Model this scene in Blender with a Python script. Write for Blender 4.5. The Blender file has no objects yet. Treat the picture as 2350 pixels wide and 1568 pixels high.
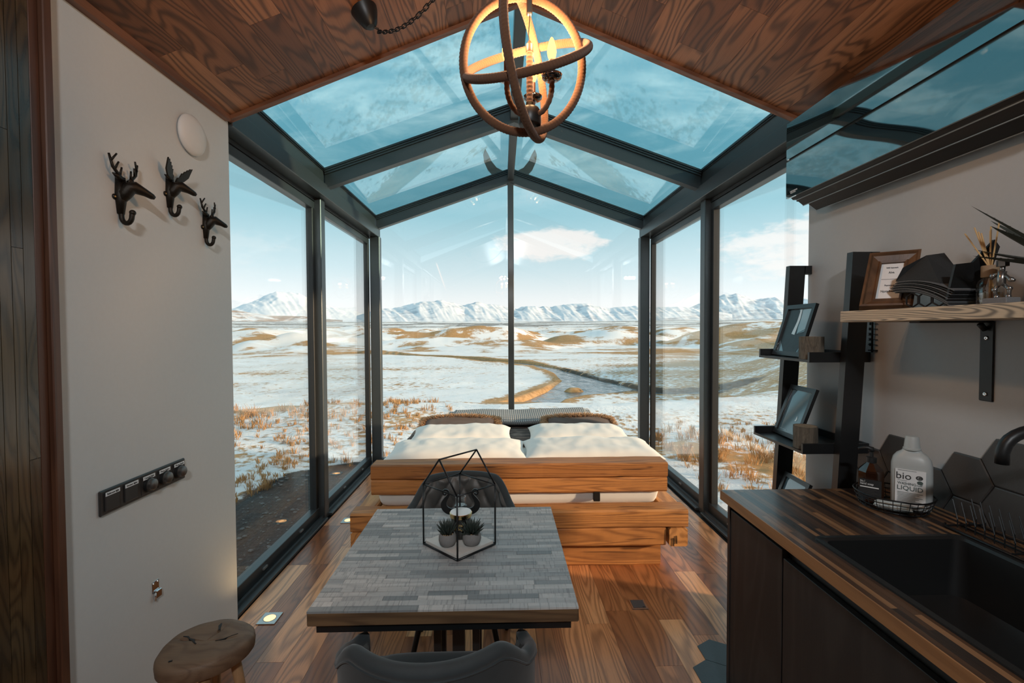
import bpy, math, random
import numpy as np
from mathutils import Vector, Matrix, noise as mnoise
random.seed(7)
rng = np.random.default_rng(7)
S = bpy.context.scene
COL = S.collection
PI = math.pi

# ------------------------------------------------------------------ camera
H = 1.58
YAW, PITCH, ROLL = math.radians(1.36), math.radians(1.47), -0.004
Fv = Vector((math.sin(YAW)*math.cos(PITCH), math.cos(YAW)*math.cos(PITCH), -math.sin(PITCH)))
R0 = Vector((math.cos(YAW), -math.sin(YAW), 0)); U0 = R0.cross(Fv)
Rv = R0*math.cos(ROLL)+U0*math.sin(ROLL); Uv = U0*math.cos(ROLL)-R0*math.sin(ROLL)
cd = bpy.data.cameras.new('camera'); cam = bpy.data.objects.new('camera', cd); COL.objects.link(cam)
cd.sensor_width = 36; cd.lens = 1050/2350*36; cd.clip_start = .03; cd.clip_end = 40000
m = Matrix((Rv, Uv, -Fv)).transposed().to_4x4(); m.translation = (0, 0, H); cam.matrix_world = m
S.camera = cam
S.view_settings.view_transform = 'Standard'; S.view_settings.look = 'None'
S.view_settings.gamma = 1; S.view_settings.use_curve_mapping = False
S.view_settings.exposure = 0.62

# ------------------------------------------------------------------ node helpers
class NT:
    def __init__(s, tree): s.t = tree; s.n = tree.nodes; s.l = tree.links
    def add(s, typ, **kw):
        n = s.n.new(typ)
        for k, v in kw.items(): setattr(n, k, v)
        return n
    def put(s, sock, v):
        if isinstance(v, bpy.types.NodeSocket): s.l.new(v, sock)
        elif v is not None:
            if isinstance(v, (tuple, list)) and len(v) == 3 and sock.type == 'RGBA': v = (*v, 1)
            sock.default_value = v
    def math(s, op, a, b=None, c=None, clamp=False):
        n = s.add('ShaderNodeMath', operation=op, use_clamp=clamp)
        s.put(n.inputs[0], a)
        if b is not None: s.put(n.inputs[1], b)
        if c is not None: s.put(n.inputs[2], c)
        return n.outputs[0]
    def vmath(s, op, a, b=None):
        n = s.add('ShaderNodeVectorMath', operation=op); s.put(n.inputs[0], a)
        if b is not None: s.put(n.inputs[1], b)
        return n.outputs[0]
    def comb(s, x, y, z):
        n = s.add('ShaderNodeCombineXYZ'); s.put(n.inputs[0], x); s.put(n.inputs[1], y); s.put(n.inputs[2], z); return n.outputs[0]
    def sep(s, v):
        n = s.add('ShaderNodeSeparateXYZ'); s.put(n.inputs[0], v); return n.outputs
    def noise(s, vec, scale=1., detail=2., rough=.5, dist=0.):
        n = s.add('ShaderNodeTexNoise'); s.put(n.inputs['Vector'], vec); n.inputs['Scale'].default_value = scale
        n.inputs['Detail'].default_value = detail; n.inputs['Roughness'].default_value = rough; n.inputs['Distortion'].default_value = dist
        return n.outputs[0]
    def ramp(s, fac, stops, interp='LINEAR'):
        n = s.add('ShaderNodeValToRGB'); s.put(n.inputs[0], fac); r = n.color_ramp; r.interpolation = interp
        while len(r.elements) < len(stops): r.elements.new(.5)
        for e, (p, c) in zip(r.elements, stops):
            e.position = p; e.color = (*c, 1) if isinstance(c, (tuple, list)) else (c, c, c, 1)
        return n.outputs[0]
    def mix(s, fac, a, b, blend='MIX'):
        n = s.add('ShaderNodeMix', data_type='RGBA', blend_type=blend)
        s.put(n.inputs[0], fac); s.put(n.inputs[6], a); s.put(n.inputs[7], b); return n.outputs[2]
    def smooth(s, v, a, b):
        n = s.add('ShaderNodeMapRange', interpolation_type='SMOOTHSTEP')
        s.put(n.inputs[0], v); n.inputs[1].default_value = a; n.inputs[2].default_value = b; return n.outputs[0]

# ------------------------------------------------------------------ world: low winter sky, pale at the horizon, thin high cloud
W = bpy.data.worlds.new('sky'); S.world = W; W.use_nodes = True
nt = NT(W.node_tree); nt.n.clear()
d = nt.add('ShaderNodeTexCoord').outputs['Generated']
dx, dy, dz = nt.sep(d)
sky = nt.ramp(nt.math('MAXIMUM', dz, 0.), [(0, (.74, .72, .69)), (.06, (.66, .68, .68)), (.13, (.46, .575, .61)), (.24, (.24, .425, .485)), (.5, (.19, .39, .465)), (1, (.16, .34, .43))])
inv = nt.math('DIVIDE', 1., nt.math('ADD', nt.math('MAXIMUM', dz, 0.), .18))
px_ = nt.math('MULTIPLY', dx, inv); py_ = nt.math('MULTIPLY', dy, inv)
hi = nt.noise(nt.comb(nt.math('ADD', nt.math('MULTIPLY', px_, 1.3), nt.math('MULTIPLY', py_, .5)), nt.math('MULTIPLY', py_, 2.2), 3.1), 2.1, 9., .62, .5)
hi2 = nt.noise(nt.comb(px_, py_, 9.), .9, 3., .5)
hif = nt.math('MULTIPLY', nt.smooth(hi, .40, .66), nt.smooth(hi2, .30, .55))
hif = nt.math('MULTIPLY', hif, nt.smooth(dz, .22, .42))
c1 = nt.mix(nt.math('MULTIPLY', hif, .9), sky, (.72, .75, .75))
lo = nt.noise(nt.comb(nt.math('MULTIPLY', dx, 5.2), nt.math('MULTIPLY', dy, 5.2), nt.math('MULTIPLY', dz, 17.)), 1., 7., .55, .2)
band = nt.math('MULTIPLY', nt.smooth(dz, .04, .1), nt.math('SUBTRACT', 1., nt.smooth(dz, .2, .29)))
def blob(cx, cz, wx, wz, base):
    a = nt.math('DIVIDE', nt.math('SUBTRACT', dx, cx), wx); b = nt.math('DIVIDE', nt.math('SUBTRACT', dz, cz), wz)
    r = nt.math('ADD', nt.math('MULTIPLY', a, a), nt.math('MULTIPLY', b, b))
    return nt.math('MULTIPLY', nt.math('SUBTRACT', 1., nt.smooth(r, 0., 1.)), base)
bl = nt.math('ADD', blob(.10, .18, .17, .05, .40), blob(.58, .145, .24, .09, .40))
front = nt.smooth(dy, 0., .3)
lo2 = nt.noise(nt.comb(nt.math('MULTIPLY', dx, 26.), nt.math('MULTIPLY', dy, 9.), nt.math('MULTIPLY', dz, 60.)), 1., 6., .6, .3)
lof = nt.smooth(nt.math('ADD', nt.math('ADD', nt.math('MULTIPLY', lo, .5), nt.math('MULTIPLY', lo2, .6)), nt.math('SUBTRACT', nt.math('MULTIPLY', bl, front), .30)), .42, .64)
lof = nt.math('MULTIPLY', lof, band)
c2 = nt.mix(nt.math('MULTIPLY', lof, .9), c1, (.70, .67, .645))
# contrail: a thin straight streak low in the sky
tx = nt.math('SUBTRACT', dx, nt.math('ADD', -.118, nt.math('MULTIPLY', nt.math('SUBTRACT', dz, .085), -.33)))
trail = nt.math('SUBTRACT', 1., nt.smooth(nt.math('ABSOLUTE', tx), .0004, .0022))
trail = nt.math('MULTIPLY', trail, nt.math('MULTIPLY', nt.smooth(dz, .082, .1), nt.math('SUBTRACT', 1., nt.smooth(dz, .137, .146))))
c3 = nt.mix(nt.math('MULTIPLY', nt.math('MULTIPLY', trail, front), .8), c2, (.70, .68, .66))
below = nt.smooth(dz, -.03, 0.)
c4 = nt.mix(below, (.45, .45, .47), c3)
bg = nt.add('ShaderNodeBackground'); nt.put(bg.inputs[0], c4); bg.inputs[1].default_value = 1.0
wo = nt.add('ShaderNodeOutputWorld'); nt.l.new(bg.outputs[0], wo.inputs[0])

# ------------------------------------------------------------------ sun: low, warm, from the right and slightly behind
sd = bpy.data.lights.new('sun', 'SUN'); sd.energy = 4.2; sd.color = (1, .72, .46); sd.angle = math.radians(2.5)
sun = bpy.data.objects.new('sun', sd); COL.objects.link(sun)
sun.rotation_euler = (-Vector((.92, -.30, .20))).to_track_quat('-Z', 'Y').to_euler()

# ------------------------------------------------------------------ mesh helpers
class MB:
    def __init__(s, o=(0, 0, 0)): s.v = []; s.f = []; s.o = Vector(o)
    def add(s, vs, fs):
        b = len(s.v); s.v += [tuple(p) for p in vs]; s.f += [tuple(b+i for i in q) for q in fs]; return s
    def box(s, x0, x1, y0, y1, z0, z1, M=None, c=0.):
        if c <= 0:
            vs = [Vector(p) for p in ((x0,y0,z0),(x1,y0,z0),(x1,y1,z0),(x0,y1,z0),(x0,y0,z1),(x1,y0,z1),(x1,y1,z1),(x0,y1,z1))]
            fs = [(3,2,1,0),(4,5,6,7),(0,1,5,4),(1,2,6,5),(2,3,7,6),(3,0,4,7)]
        else:
            xs, ys, zs = (x0,x1), (y0,y1), (z0,z1); vs = []; ix = {}
            sg = (1, -1)
            for i in (0,1):
                for j in (0,1):
                    for k in (0,1):
                        for ax in range(3):
                            p = [xs[i], ys[j], zs[k]]; q = [sg[i]*c, sg[j]*c, sg[k]*c]
                            for a in range(3):
                                if a != ax: p[a] += q[a]
                            ix[(i,j,k,ax)] = len(vs); vs.append(Vector(p))
            fs = []
            def g(i,j,k,a): return ix[(i,j,k,a)]
            for i in (0,1): fs.append([g(i,0,0,0),g(i,1,0,0),g(i,1,1,0),g(i,0,1,0)][::(1 if i else -1)])
            for j in (0,1): fs.append([g(0,j,0,1),g(1,j,0,1),g(1,j,1,1),g(0,j,1,1)][::(-1 if j else 1)])
            for k in (0,1): fs.append([g(0,0,k,2),g(1,0,k,2),g(1,1,k,2),g(0,1,k,2)][::(1 if k else -1)])
            for j in (0,1):
                for k in (0,1): fs.append([g(0,j,k,1),g(1,j,k,1),g(1,j,k,2),g(0,j,k,2)][::(1 if j!=k else -1)])
            for i in (0,1):
                for k in (0,1): fs.append([g(i,0,k,0),g(i,1,k,0),g(i,1,k,2),g(i,0,k,2)][::(-1 if i!=k else 1)])
            for i in (0,1):
                for j in (0,1): fs.append([g(i,j,0,0),g(i,j,1,0),g(i,j,1,1),g(i,j,0,1)][::(1 if i!=j else -1)])
            for i in (0,1):
                for j in (0,1):
                    for k in (0,1): fs.append([g(i,j,k,0),g(i,j,k,1),g(i,j,k,2)][::(1 if (i+j+k)%2 else -1)])
        if M is not None: vs = [M@p for p in vs]
        return s.add(vs, fs)
    def bar(s, a, b, w, h, up=(0,0,1)):
        a, b = Vector(a), Vector(b); t = (b-a).normalized(); u = Vector(up); r = t.cross(u).normalized(); u = r.cross(t)
        vs = [p+r*i*w/2+u*j*h/2 for p in (a,b) for i,j in ((-1,-1),(1,-1),(1,1),(-1,1))]
        return s.add(vs, [(0,1,2,3),(7,6,5,4),(0,4,5,1),(1,5,6,2),(2,6,7,3),(3,7,4,0)])
    def tube(s, pts, r, n=8, closed=False, caps=True):
        pts = [Vector(p) for p in pts]; N = len(pts); rr = r if isinstance(r, (list, tuple)) else [r]*N
        tn = []
        for i in range(N):
            a = pts[(i-1) % N] if (closed or i) else pts[0]; b = pts[(i+1) % N] if (closed or i < N-1) else pts[-1]
            t = b-a; tn.append(t.normalized() if t.length > 1e-9 else Vector((0,0,1)))
        up = Vector((0,0,1)) if abs(tn[0].z) < .9 else Vector((1,0,0)); nrm = tn[0].cross(up).normalized(); vs = []
        for i in range(N):
            if i: nrm = (nrm-tn[i]*nrm.dot(tn[i])).normalized()
            bn = tn[i].cross(nrm)
            for k in range(n):
                a = 2*PI*k/n; vs.append(pts[i]+(nrm*math.cos(a)+bn*math.sin(a))*rr[i])
        fs = []
        for i in range(N if closed else N-1):
            j = (i+1) % N
            for k in range(n): fs.append((i*n+k, i*n+(k+1)%n, j*n+(k+1)%n, j*n+k))
        if caps and not closed: fs += [tuple(range(n))[::-1], tuple((N-1)*n+k for k in range(n))]
        return s.add(vs, fs)
    def lathe(s, prof, n=24, c=(0,0,0), M=None, sx=1., sy=1.):
        c = Vector(c); vs = []
        for r, z in prof:
            for k in range(n):
                a = 2*PI*k/n; vs.append(Vector((r*math.cos(a)*sx, r*math.sin(a)*sy, z)))
        fs = []
        for i in range(len(prof)-1):
            for k in range(n): fs.append((i*n+k, i*n+(k+1)%n, (i+1)*n+(k+1)%n, (i+1)*n+k))
        if prof[0][0] > 1e-6: fs.append(tuple(range(n))[::-1])
        if prof[-1][0] > 1e-6: fs.append(tuple((len(prof)-1)*n+k for k in range(n)))
        if M is not None: vs = [M@p for p in vs]
        return s.add([p+c for p in vs], fs)
    def prism(s, poly, axis, a, b):
        # poly: 2D points in the plane of the two other axes (kept in xyz order), counter-clockwise
        def P(q, t):
            q = list(q); q.insert(axis, t); return q
        n = len(poly); vs = [P(q, a) for q in poly]+[P(q, b) for q in poly]
        return s.add(vs, [tuple(range(n))[::-1], tuple(range(n, 2*n))]+[(i, (i+1)%n, n+(i+1)%n, n+i) for i in range(n)])
    def ball(s, c, r, n=12, m=8, M=None):
        rx, ry, rz = r if isinstance(r, (tuple, list)) else (r, r, r); c = Vector(c)
        vs = []; fs = []
        for i in range(1, m):
            th = PI*i/m
            for k in range(n):
                a = 2*PI*k/n; vs.append(Vector((rx*math.sin(th)*math.cos(a), ry*math.sin(th)*math.sin(a), rz*math.cos(th))))
        for i in range(m-2):
            for k in range(n): fs.append((i*n+k, (i+1)*n+k, (i+1)*n+(k+1)%n, i*n+(k+1)%n))
        t = len(vs); vs += [Vector((0,0,rz)), Vector((0,0,-rz))]
        for k in range(n): fs += [(t, k, (k+1)%n), (t+1, (m-2)*n+(k+1)%n, (m-2)*n+k)]
        if M is not None: vs = [M@p for p in vs]
        return s.add([p+c for p in vs], fs)
    def grid(s, fn, nu, nv, flip=False, wrapu=False):
        vs = [fn(i/(nu-1 if not wrapu else nu), j/(nv-1)) for j in range(nv) for i in range(nu)]
        fs = []
        for j in range(nv-1):
            for i in range(nu if wrapu else nu-1):
                q = (j*nu+i, j*nu+(i+1)%nu, (j+1)*nu+(i+1)%nu, (j+1)*nu+i); fs.append(q[::-1] if flip else q)
        return s.add(vs, fs)
    def obj(s, name, mat, parent=None, smooth=False, angle=None):
        me = bpy.data.meshes.new(name)
        o = s.o; me.from_pydata([(p[0]-o[0], p[1]-o[1], p[2]-o[2]) for p in s.v], [], s.f); me.update()
        if smooth:
            me.polygons.foreach_set('use_smooth', [True]*len(me.polygons))
            if angle: me.set_sharp_from_angle(angle=math.radians(angle))
        me.materials.append(mat)
        ob = bpy.data.objects.new(name, me); COL.objects.link(ob)
        if parent is not None: ob.parent = parent
        elif s.o.length > 0: ob.location = s.o
        return ob

def tag(o, label=None, cat=None, group=None, kind=None):
    for k, v in (('label', label), ('category', cat), ('group', group), ('kind', kind)):
        if v: o[k] = v
    return o
def thing(name, label, cat, loc=(0,0,0), rotz=0, group=None):
    o = bpy.data.objects.new(name, None); COL.objects.link(o); o.location = loc; o.rotation_euler = (0,0,rotz)
    o.empty_display_size = .05
    return tag(o, label, cat, group)
def struct(name, loc=(0,0,0)):
    o = bpy.data.objects.new(name, None); COL.objects.link(o); o.location = loc; o['kind'] = 'structure'; return o
def copy_tree(o, parent=None):
    c = o.copy(); COL.objects.link(c); c.parent = parent
    for ch in list(o.children): copy_tree(ch, c)
    return c
def text(s, size, mat, parent, M, name='lettering', align='CENTER', ext=.0006, width=None):
    cu = bpy.data.curves.new(name, 'FONT'); cu.body = s; cu.size = size; cu.align_x = align; cu.align_y = 'CENTER'; cu.extrude = ext; cu.resolution_u = 3
    to = bpy.data.objects.new(name, cu); COL.objects.link(to)
    bpy.context.view_layer.update()
    me = bpy.data.meshes.new_from_object(to.evaluated_get(bpy.context.evaluated_depsgraph_get()))
    bpy.data.objects.remove(to); bpy.data.curves.remove(cu)
    if width and len(me.vertices):
        xs = [v.co.x for v in me.vertices]; k = width/max(1e-6, max(xs)-min(xs))
        me.transform(Matrix.Diagonal((k, 1, 1, 1)))
    me.transform(M); me.materials.clear(); me.materials.append(mat)
    o = bpy.data.objects.new(name, me); COL.objects.link(o); o.parent = parent; return o
def frameM(o, x, y):
    x = Vector(x).normalized(); y = Vector(y); y = (y-x*y.dot(x)).normalized(); z = x.cross(y)
    M = Matrix((x, y, z)).transposed().to_4x4(); M.translation = o; return M

# ------------------------------------------------------------------ materials
def mat_base(name):
    mt = bpy.data.materials.new(name); mt.use_nodes = True; t = NT(mt.node_tree); t.n.clear()
    b = t.add('ShaderNodeBsdfPrincipled'); o = t.add('ShaderNodeOutputMaterial'); t.l.new(b.outputs[0], o.inputs[0])
    return mt, t, b
def mat(name, col, rough=.5, metal=0., var=.12, scale=30., bump=0., spec=.5, bscale=None, coat=0., sheen=0.):
    mt, t, b = mat_base(name)
    p = t.add('ShaderNodeNewGeometry').outputs['Position']
    n = t.noise(p, scale, 3., .6)
    k = t.math('ADD', t.math('MULTIPLY', t.math('SUBTRACT', n, .5), var*2), 1.)
    vs = t.add('ShaderNodeVectorMath', operation='SCALE'); vs.inputs[0].default_value = col; t.put(vs.inputs['Scale'], k)
    t.put(b.inputs['Base Color'], vs.outputs[0])
    b.inputs['Roughness'].default_value = rough; b.inputs['Metallic'].default_value = metal
    b.inputs['Specular IOR Level'].default_value = spec; b.inputs['Coat Weight'].default_value = coat; b.inputs['Coat Roughness'].default_value = .06
    b.inputs['Sheen Weight'].default_value = sheen
    if bump:
        bn = t.add('ShaderNodeBump'); bn.inputs['Strength'].default_value = bump; bn.inputs['Distance'].default_value = .004
        t.put(bn.inputs['Height'], t.noise(p, bscale or scale*4, 4., .6)); t.put(b.inputs['Normal'], bn.outputs[0])
    return mt
def emit(name, col, k):
    mt = bpy.data.materials.new(name); mt.use_nodes = True; t = NT(mt.node_tree); t.n.clear()
    e = t.add('ShaderNodeEmission'); o = t.add('ShaderNodeOutputMaterial'); t.l.new(e.outputs[0], o.inputs[0])
    e.inputs[0].default_value = (*col, 1); e.inputs[1].default_value = k; return mt
def glass(name, tint=(1,1,1), refl=1., f0=.04):
    mt = bpy.data.materials.new(name); mt.use_nodes = True; t = NT(mt.node_tree); t.n.clear()
    tr = t.add('ShaderNodeBsdfTransparent'); tr.inputs[0].default_value = (*tint, 1)
    gl = t.add('ShaderNodeBsdfGlossy'); gl.inputs['Roughness'].default_value = 0.; gl.inputs[0].default_value = (1,1,1,1)
    lw = t.add('ShaderNodeLayerWeight'); lw.inputs[0].default_value = .5
    f = t.math('ADD', t.math('MULTIPLY', t.math('POWER', lw.outputs['Facing'], 5.), (1-f0)*refl), f0*refl)
    mx = t.add('ShaderNodeMixShader'); t.put(mx.inputs[0], f); t.l.new(tr.outputs[0], mx.inputs[1]); t.l.new(gl.outputs[0], mx.inputs[2])
    o = t.add('ShaderNodeOutputMaterial'); t.l.new(mx.outputs[0], o.inputs[0]); return mt
def wood(name, tones, ring, axis='y', rings=9., rough=.4, sc=7., stretch=9., line=.55, fine=.25, tone_noise=.25, coat=0., saw=0., bump=.15, interp='LINEAR', spec=.5, knots=0.):
    """grain = contour lines of a noise stretched along the board; each board (object) gets its own tone and its own piece of grain"""
    mt, t, b = mat_base(name)
    p = t.add('ShaderNodeNewGeometry').outputs['Position']; rnd = t.add('ShaderNodeObjectInfo').outputs['Random']
    off = t.comb(t.math('MULTIPLY', rnd, 91.7), t.math('MULTIPLY', rnd, 37.3), t.math('MULTIPLY', rnd, 53.9))
    i = 'xyz'.index(axis); s = [sc]*3; s[i] = sc/stretch
    q = t.vmath('ADD', t.vmath('MULTIPLY', p, tuple(s)), off)
    v = t.noise(q, 1., 1.6, .45, .35)
    r = t.math('SINE', t.math('MULTIPLY', v, rings*2*PI))
    lines = t.math('POWER', t.math('ADD', t.math('MULTIPLY', r, .5), .5), 2.2)
    fs = [sc*34]*3; fs[i] = sc*.9
    g = t.noise(t.vmath('ADD', t.vmath('MULTIPLY', p, tuple(fs)), off), 1., 3., .7)
    big = t.noise(t.vmath('ADD', q, (17.1, 3.3, 8.8)), .8, 2., .5)
    tone = t.math('ADD', t.math('MULTIPLY', t.math('SUBTRACT', big, .5), tone_noise*2), rnd, clamp=True)
    base = t.ramp(tone, tones, interp)
    k = t.math('ADD', t.math('MULTIPLY', lines, line), t.math('MULTIPLY', t.smooth(g, .45, .75), fine), clamp=True)
    c = t.mix(k, base, t.mix(.5, base, ring))
    c = t.mix(t.math('MULTIPLY', k, .6), c, ring)
    if saw:
        ss = [6.]*3; ss[i] = 150.
        w = t.noise(t.vmath('ADD', t.vmath('MULTIPLY', p, tuple(ss)), off), 1., 3., .6)
        c = t.mix(t.math('MULTIPLY', t.smooth(w, .52, .66), saw), c, ring)
    if knots:
        ks = [9.]*3; ks[i] = 3.2
        vo_ = t.add('ShaderNodeTexVoronoi'); t.put(vo_.inputs['Vector'], t.vmath('ADD', t.vmath('MULTIPLY', p, tuple(ks)), off)); vo_.inputs['Scale'].default_value = 1.
        kd = t.math('ADD', vo_.outputs['Distance'], t.math('MULTIPLY', t.math('SUBTRACT', g, .5), .06))
        c = t.mix(t.math('MULTIPLY', t.math('SUBTRACT', 1., t.smooth(kd, .03, .13)), knots), c, tuple(v_*.35 for v_ in ring))
        ck = t.noise(t.vmath('ADD', t.vmath('MULTIPLY', p, tuple((2. if j_ == i else 45.) for j_ in range(3))), off), 1., 2., .5)
        c = t.mix(t.math('MULTIPLY', t.smooth(ck, .66, .72), .8), c, tuple(v_*.4 for v_ in ring))
    t.put(b.inputs['Base Color'], c)
    t.put(b.inputs['Roughness'], t.math('ADD', t.math('MULTIPLY', g, .15), rough-.07))
    b.inputs['Coat Weight'].default_value = coat; b.inputs['Coat Roughness'].default_value = .12; b.inputs['Specular IOR Level'].default_value = spec
    if bump:
        bn = t.add('ShaderNodeBump'); bn.inputs['Strength'].default_value = bump; bn.inputs['Distance'].default_value = .002
        t.put(bn.inputs['Height'], t.math('SUBTRACT', 1., k)); t.put(b.inputs['Normal'], bn.outputs[0])
    return mt

M = {}
M['wall'] = mat('painted plaster', (.58, .59, .58), .75, var=.03, scale=60, bump=.06, bscale=420)
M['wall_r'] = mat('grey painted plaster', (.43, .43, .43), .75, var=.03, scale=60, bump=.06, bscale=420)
M['metal'] = mat('anthracite aluminium', (.058, .067, .071), .33, .45, var=.08, scale=90, bump=.05, bscale=900)
M['gasket'] = mat('black gasket', (.008, .009, .01), .5)
M['frame_light'] = mat('brushed aluminium', (.30, .31, .31), .38, .6, var=.08)
M['glass'] = glass('window glass', (.985, .995, .995), 1.25)
M['roofglass'] = glass('tinted roof glass', (.67, .845, .88), 1.3, .045)
M['clearglass'] = glass('clear glass', (.93, .95, .95), 1.5, .06)
M['ceil'] = wood('walnut ash ceiling', [(0, (.16, .060, .025)), (.35, (.25, .102, .044)), (.7, (.32, .138, .062)), (1, (.40, .185, .090))], (.028, .010, .005), 'y', 22, .42, sc=6., stretch=7, line=.75)
M['floor'] = wood('oiled ash floor', [(0, (.26, .085, .030)), (.3, (.52, .20, .074)), (.65, (.72, .31, .125)), (1, (.84, .42, .19))], (.075, .025, .010), 'y', 17, .30, sc=6., stretch=8, line=.5, fine=.32, coat=.2, tone_noise=.32)
M['trim'] = wood('walnut trim', [(0, (.19, .075, .035)), (1, (.24, .10, .05))], (.06, .022, .011), 'y', 6, .4, sc=9, stretch=14)
M['trim_x'] = wood('walnut trim across', [(0, (.19, .075, .035)), (1, (.24, .10, .05))], (.06, .022, .011), 'x', 6, .4, sc=9, stretch=14)
M['door'] = wood('dark oak planks', [(0, (.045, .030, .016)), (.5, (.07, .046, .022)), (1, (.10, .066, .030))], (.012, .008, .005), 'z', 20, .22, sc=8, stretch=7, line=.6, coat=.3)
M['casing'] = wood('walnut casing', [(0, (.075, .030, .016)), (1, (.11, .047, .025))], (.04, .016, .01), 'z', 7, .38, sc=10, stretch=10)
M['beam'] = wood('larch beam', [(0, (.42, .165, .044)), (.5, (.55, .235, .068)), (1, (.64, .30, .098))], (.15, .05, .014), 'x', 16, .55, sc=6, stretch=13, line=.55, fine=.45, bump=.4, knots=.8)
M['beam_y'] = wood('larch rail', [(0, (.54, .235, .070)), (1, (.62, .29, .095))], (.14, .05, .016), 'y', 10, .55, sc=7, stretch=12, line=.5, fine=.3, bump=.3)
M['strip'] = wood('weathered table strip', [(0, (.20, .215, .22)), (.3, (.36, .37, .37)), (.7, (.47, .465, .455)), (1, (.56, .55, .53))], (.12, .12, .125), 'x', 5, .5, sc=16, stretch=10, line=.25, fine=.25, saw=.42, bump=.4)
M['edge'] = wood('teak edge', [(0, (.12, .07, .035)), (1, (.17, .10, .05))], (.04, .02, .012), 'x', 7, .5, sc=12, stretch=8)
M['counter'] = wood('laminated worktop strip', [(0, (.018, .012, .010)), (.3, (.035, .020, .014)), (.5, (.085, .043, .022)), (.72, (.17, .085, .038)), (1, (.30, .16, .075))], (.012, .008, .006), 'y', 4, .3, sc=14, stretch=22, line=.25, fine=.3, tone_noise=.08, coat=.15)
M['counter_edge'] = wood('oak worktop edge', [(0, (.30, .15, .065)), (1, (.34, .18, .08))], (.12, .055, .025), 'y', 5, .45, sc=14, stretch=20, line=.3)
M['cab'] = wood('black stained oak', [(0, (.014, .014, .015)), (1, (.020, .020, .021))], (.055, .052, .048), 'z', 7, .5, sc=6, stretch=6, line=.22, fine=.12, bump=.3)
M['shelf'] = wood('pale brushed pine', [(0, (.50, .38, .25)), (1, (.58, .45, .31))], (.08, .068, .055), 'y', 30, .55, sc=15, stretch=11, line=.95, fine=.1)
M['stool'] = wood('teak root', [(0, (.15, .095, .058)), (1, (.20, .13, .08))], (.075, .04, .024), 'x', 6, .6, sc=9, stretch=1.6, line=.4, fine=.25, bump=.4)
M['stool_leg'] = wood('peeled branch', [(0, (.36, .20, .09)), (1, (.44, .26, .13))], (.16, .08, .035), 'z', 5, .6, sc=14, stretch=6)
M['bark'] = wood('bark', [(0, (.17, .145, .11)), (1, (.27, .23, .18))], (.05, .042, .033), 'z', 2.2, .85, sc=55, stretch=5, line=.45, fine=.6, bump=.9)
M['logtop'] = wood('sawn log', [(0, (.30, .22, .14)), (1, (.34, .25, .17))], (.14, .10, .06), 'x', 10, .8, sc=30, stretch=1)
M['antique'] = wood('antique frame', [(0, (.09, .045, .022)), (1, (.22, .115, .055))], (.03, .015, .009), 'z', 4, .45, sc=14, stretch=3, tone_noise=.7, line=.3)
M['black'] = mat('black lacquer', (.012, .013, .014), .35, var=.1)
M['blackmetal'] = mat('black powder coat', (.010, .011, .012), .42, .2, var=.1)
M['wire'] = mat('black wire', (.014, .016, .018), .35, .5)
M['gloss'] = mat('gloss black', (.004, .005, .006), .03, var=.02, spec=1.0, coat=1.)
M['mirror_black'] = mat('mirror black glass', (.33, .325, .32), .03, 1., var=.02)
M['matteblack'] = mat('matte black plastic', (.009, .010, .011), .5)
M['chrome'] = mat('chrome', (.72, .73, .74), .12, 1., var=.03)
M['white'] = mat('white plastic', (.66, .645, .62), .5, var=.03)
M['paper'] = mat('white paper', (.72, .74, .75), .7, var=.03)
M['ink'] = mat('ink', (.03, .03, .032), .6)
M['iron'] = mat('cast iron bronze', (.022, .018, .014), .38, .7, var=.35, scale=120, bump=.25)
M['rope'] = mat('jute rope', (.115, .048, .020), .9, var=.35, scale=300, bump=.5, bscale=700, sheen=.2)
M['linen'] = mat('white cotton', (.80, .77, .72), .8, var=.03, scale=15, bump=.12, bscale=900, sheen=.15)
M['velvet'] = mat('charcoal velvet', (.026, .034, .038), .8, var=.25, scale=18, bump=.12, bscale=900, sheen=.12)
M['velvet_q'] = mat('charcoal quilted leather', (.075, .079, .078), .45, var=.2, scale=14, bump=.1, bscale=600)
M['suede'] = mat('brown suede', (.075, .040, .027), .85, var=.2, scale=25, sheen=.2)
M['concrete'] = mat('grey concrete', (.20, .195, .19), .85, var=.12, scale=90, bump=.15)
M['marble'] = mat('whitewashed board', (.60, .585, .55), .55, var=.12, scale=35)
M['gold'] = mat('polished gold', (.75, .56, .26), .16, 1.)
M['lid'] = mat('white lid', (.78, .78, .76), .3, var=.02)
M['candle'] = mat('dark jar', (.016, .017, .016), .2, coat=.4)
M['leaf'] = mat('dark succulent', (.022, .032, .026), .5, var=.4, scale=60)
M['pebble'] = mat('pebbles', (.42, .30, .17), .8, var=.5, scale=160)
M['tile'] = mat('charcoal hex tile', (.050, .048, .047), .42, var=.12, scale=20, bump=.1, bscale=160)
M['tile_f'] = mat('slate hex tile', (.032, .048, .056), .38, var=.15, scale=14, bump=.08, bscale=120)
M['grout'] = mat('grout', (.30, .28, .26), .9)
M['sink'] = mat('black granite sink', (.010, .0105, .011), .42, var=.3, scale=500)
M['plinth'] = mat('grey plinth', (.085, .082, .080), .5, .3, var=.15)
M['bottle'] = mat('grey plastic bottle', (.40, .43, .43), .4, var=.03)
M['amber'] = mat('amber glass', (.022, .008, .004), .08, coat=.8)
M['label_dark'] = mat('dark label', (.012, .013, .014), .55)
M['green_ink'] = mat('green ink', (.06, .09, .085), .6)
M['mauve'] = mat('mauve print', (.25, .17, .32), .6)
M['cloth'] = mat('pale cloth', (.46, .52, .53), .8, var=.15, scale=40, bump=.2)
M['cork'] = mat('wooden cap', (.27, .18, .105), .7, var=.15, scale=60)
M['reed'] = mat('rattan reed', (.56, .36, .16), .7, var=.15)
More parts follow.
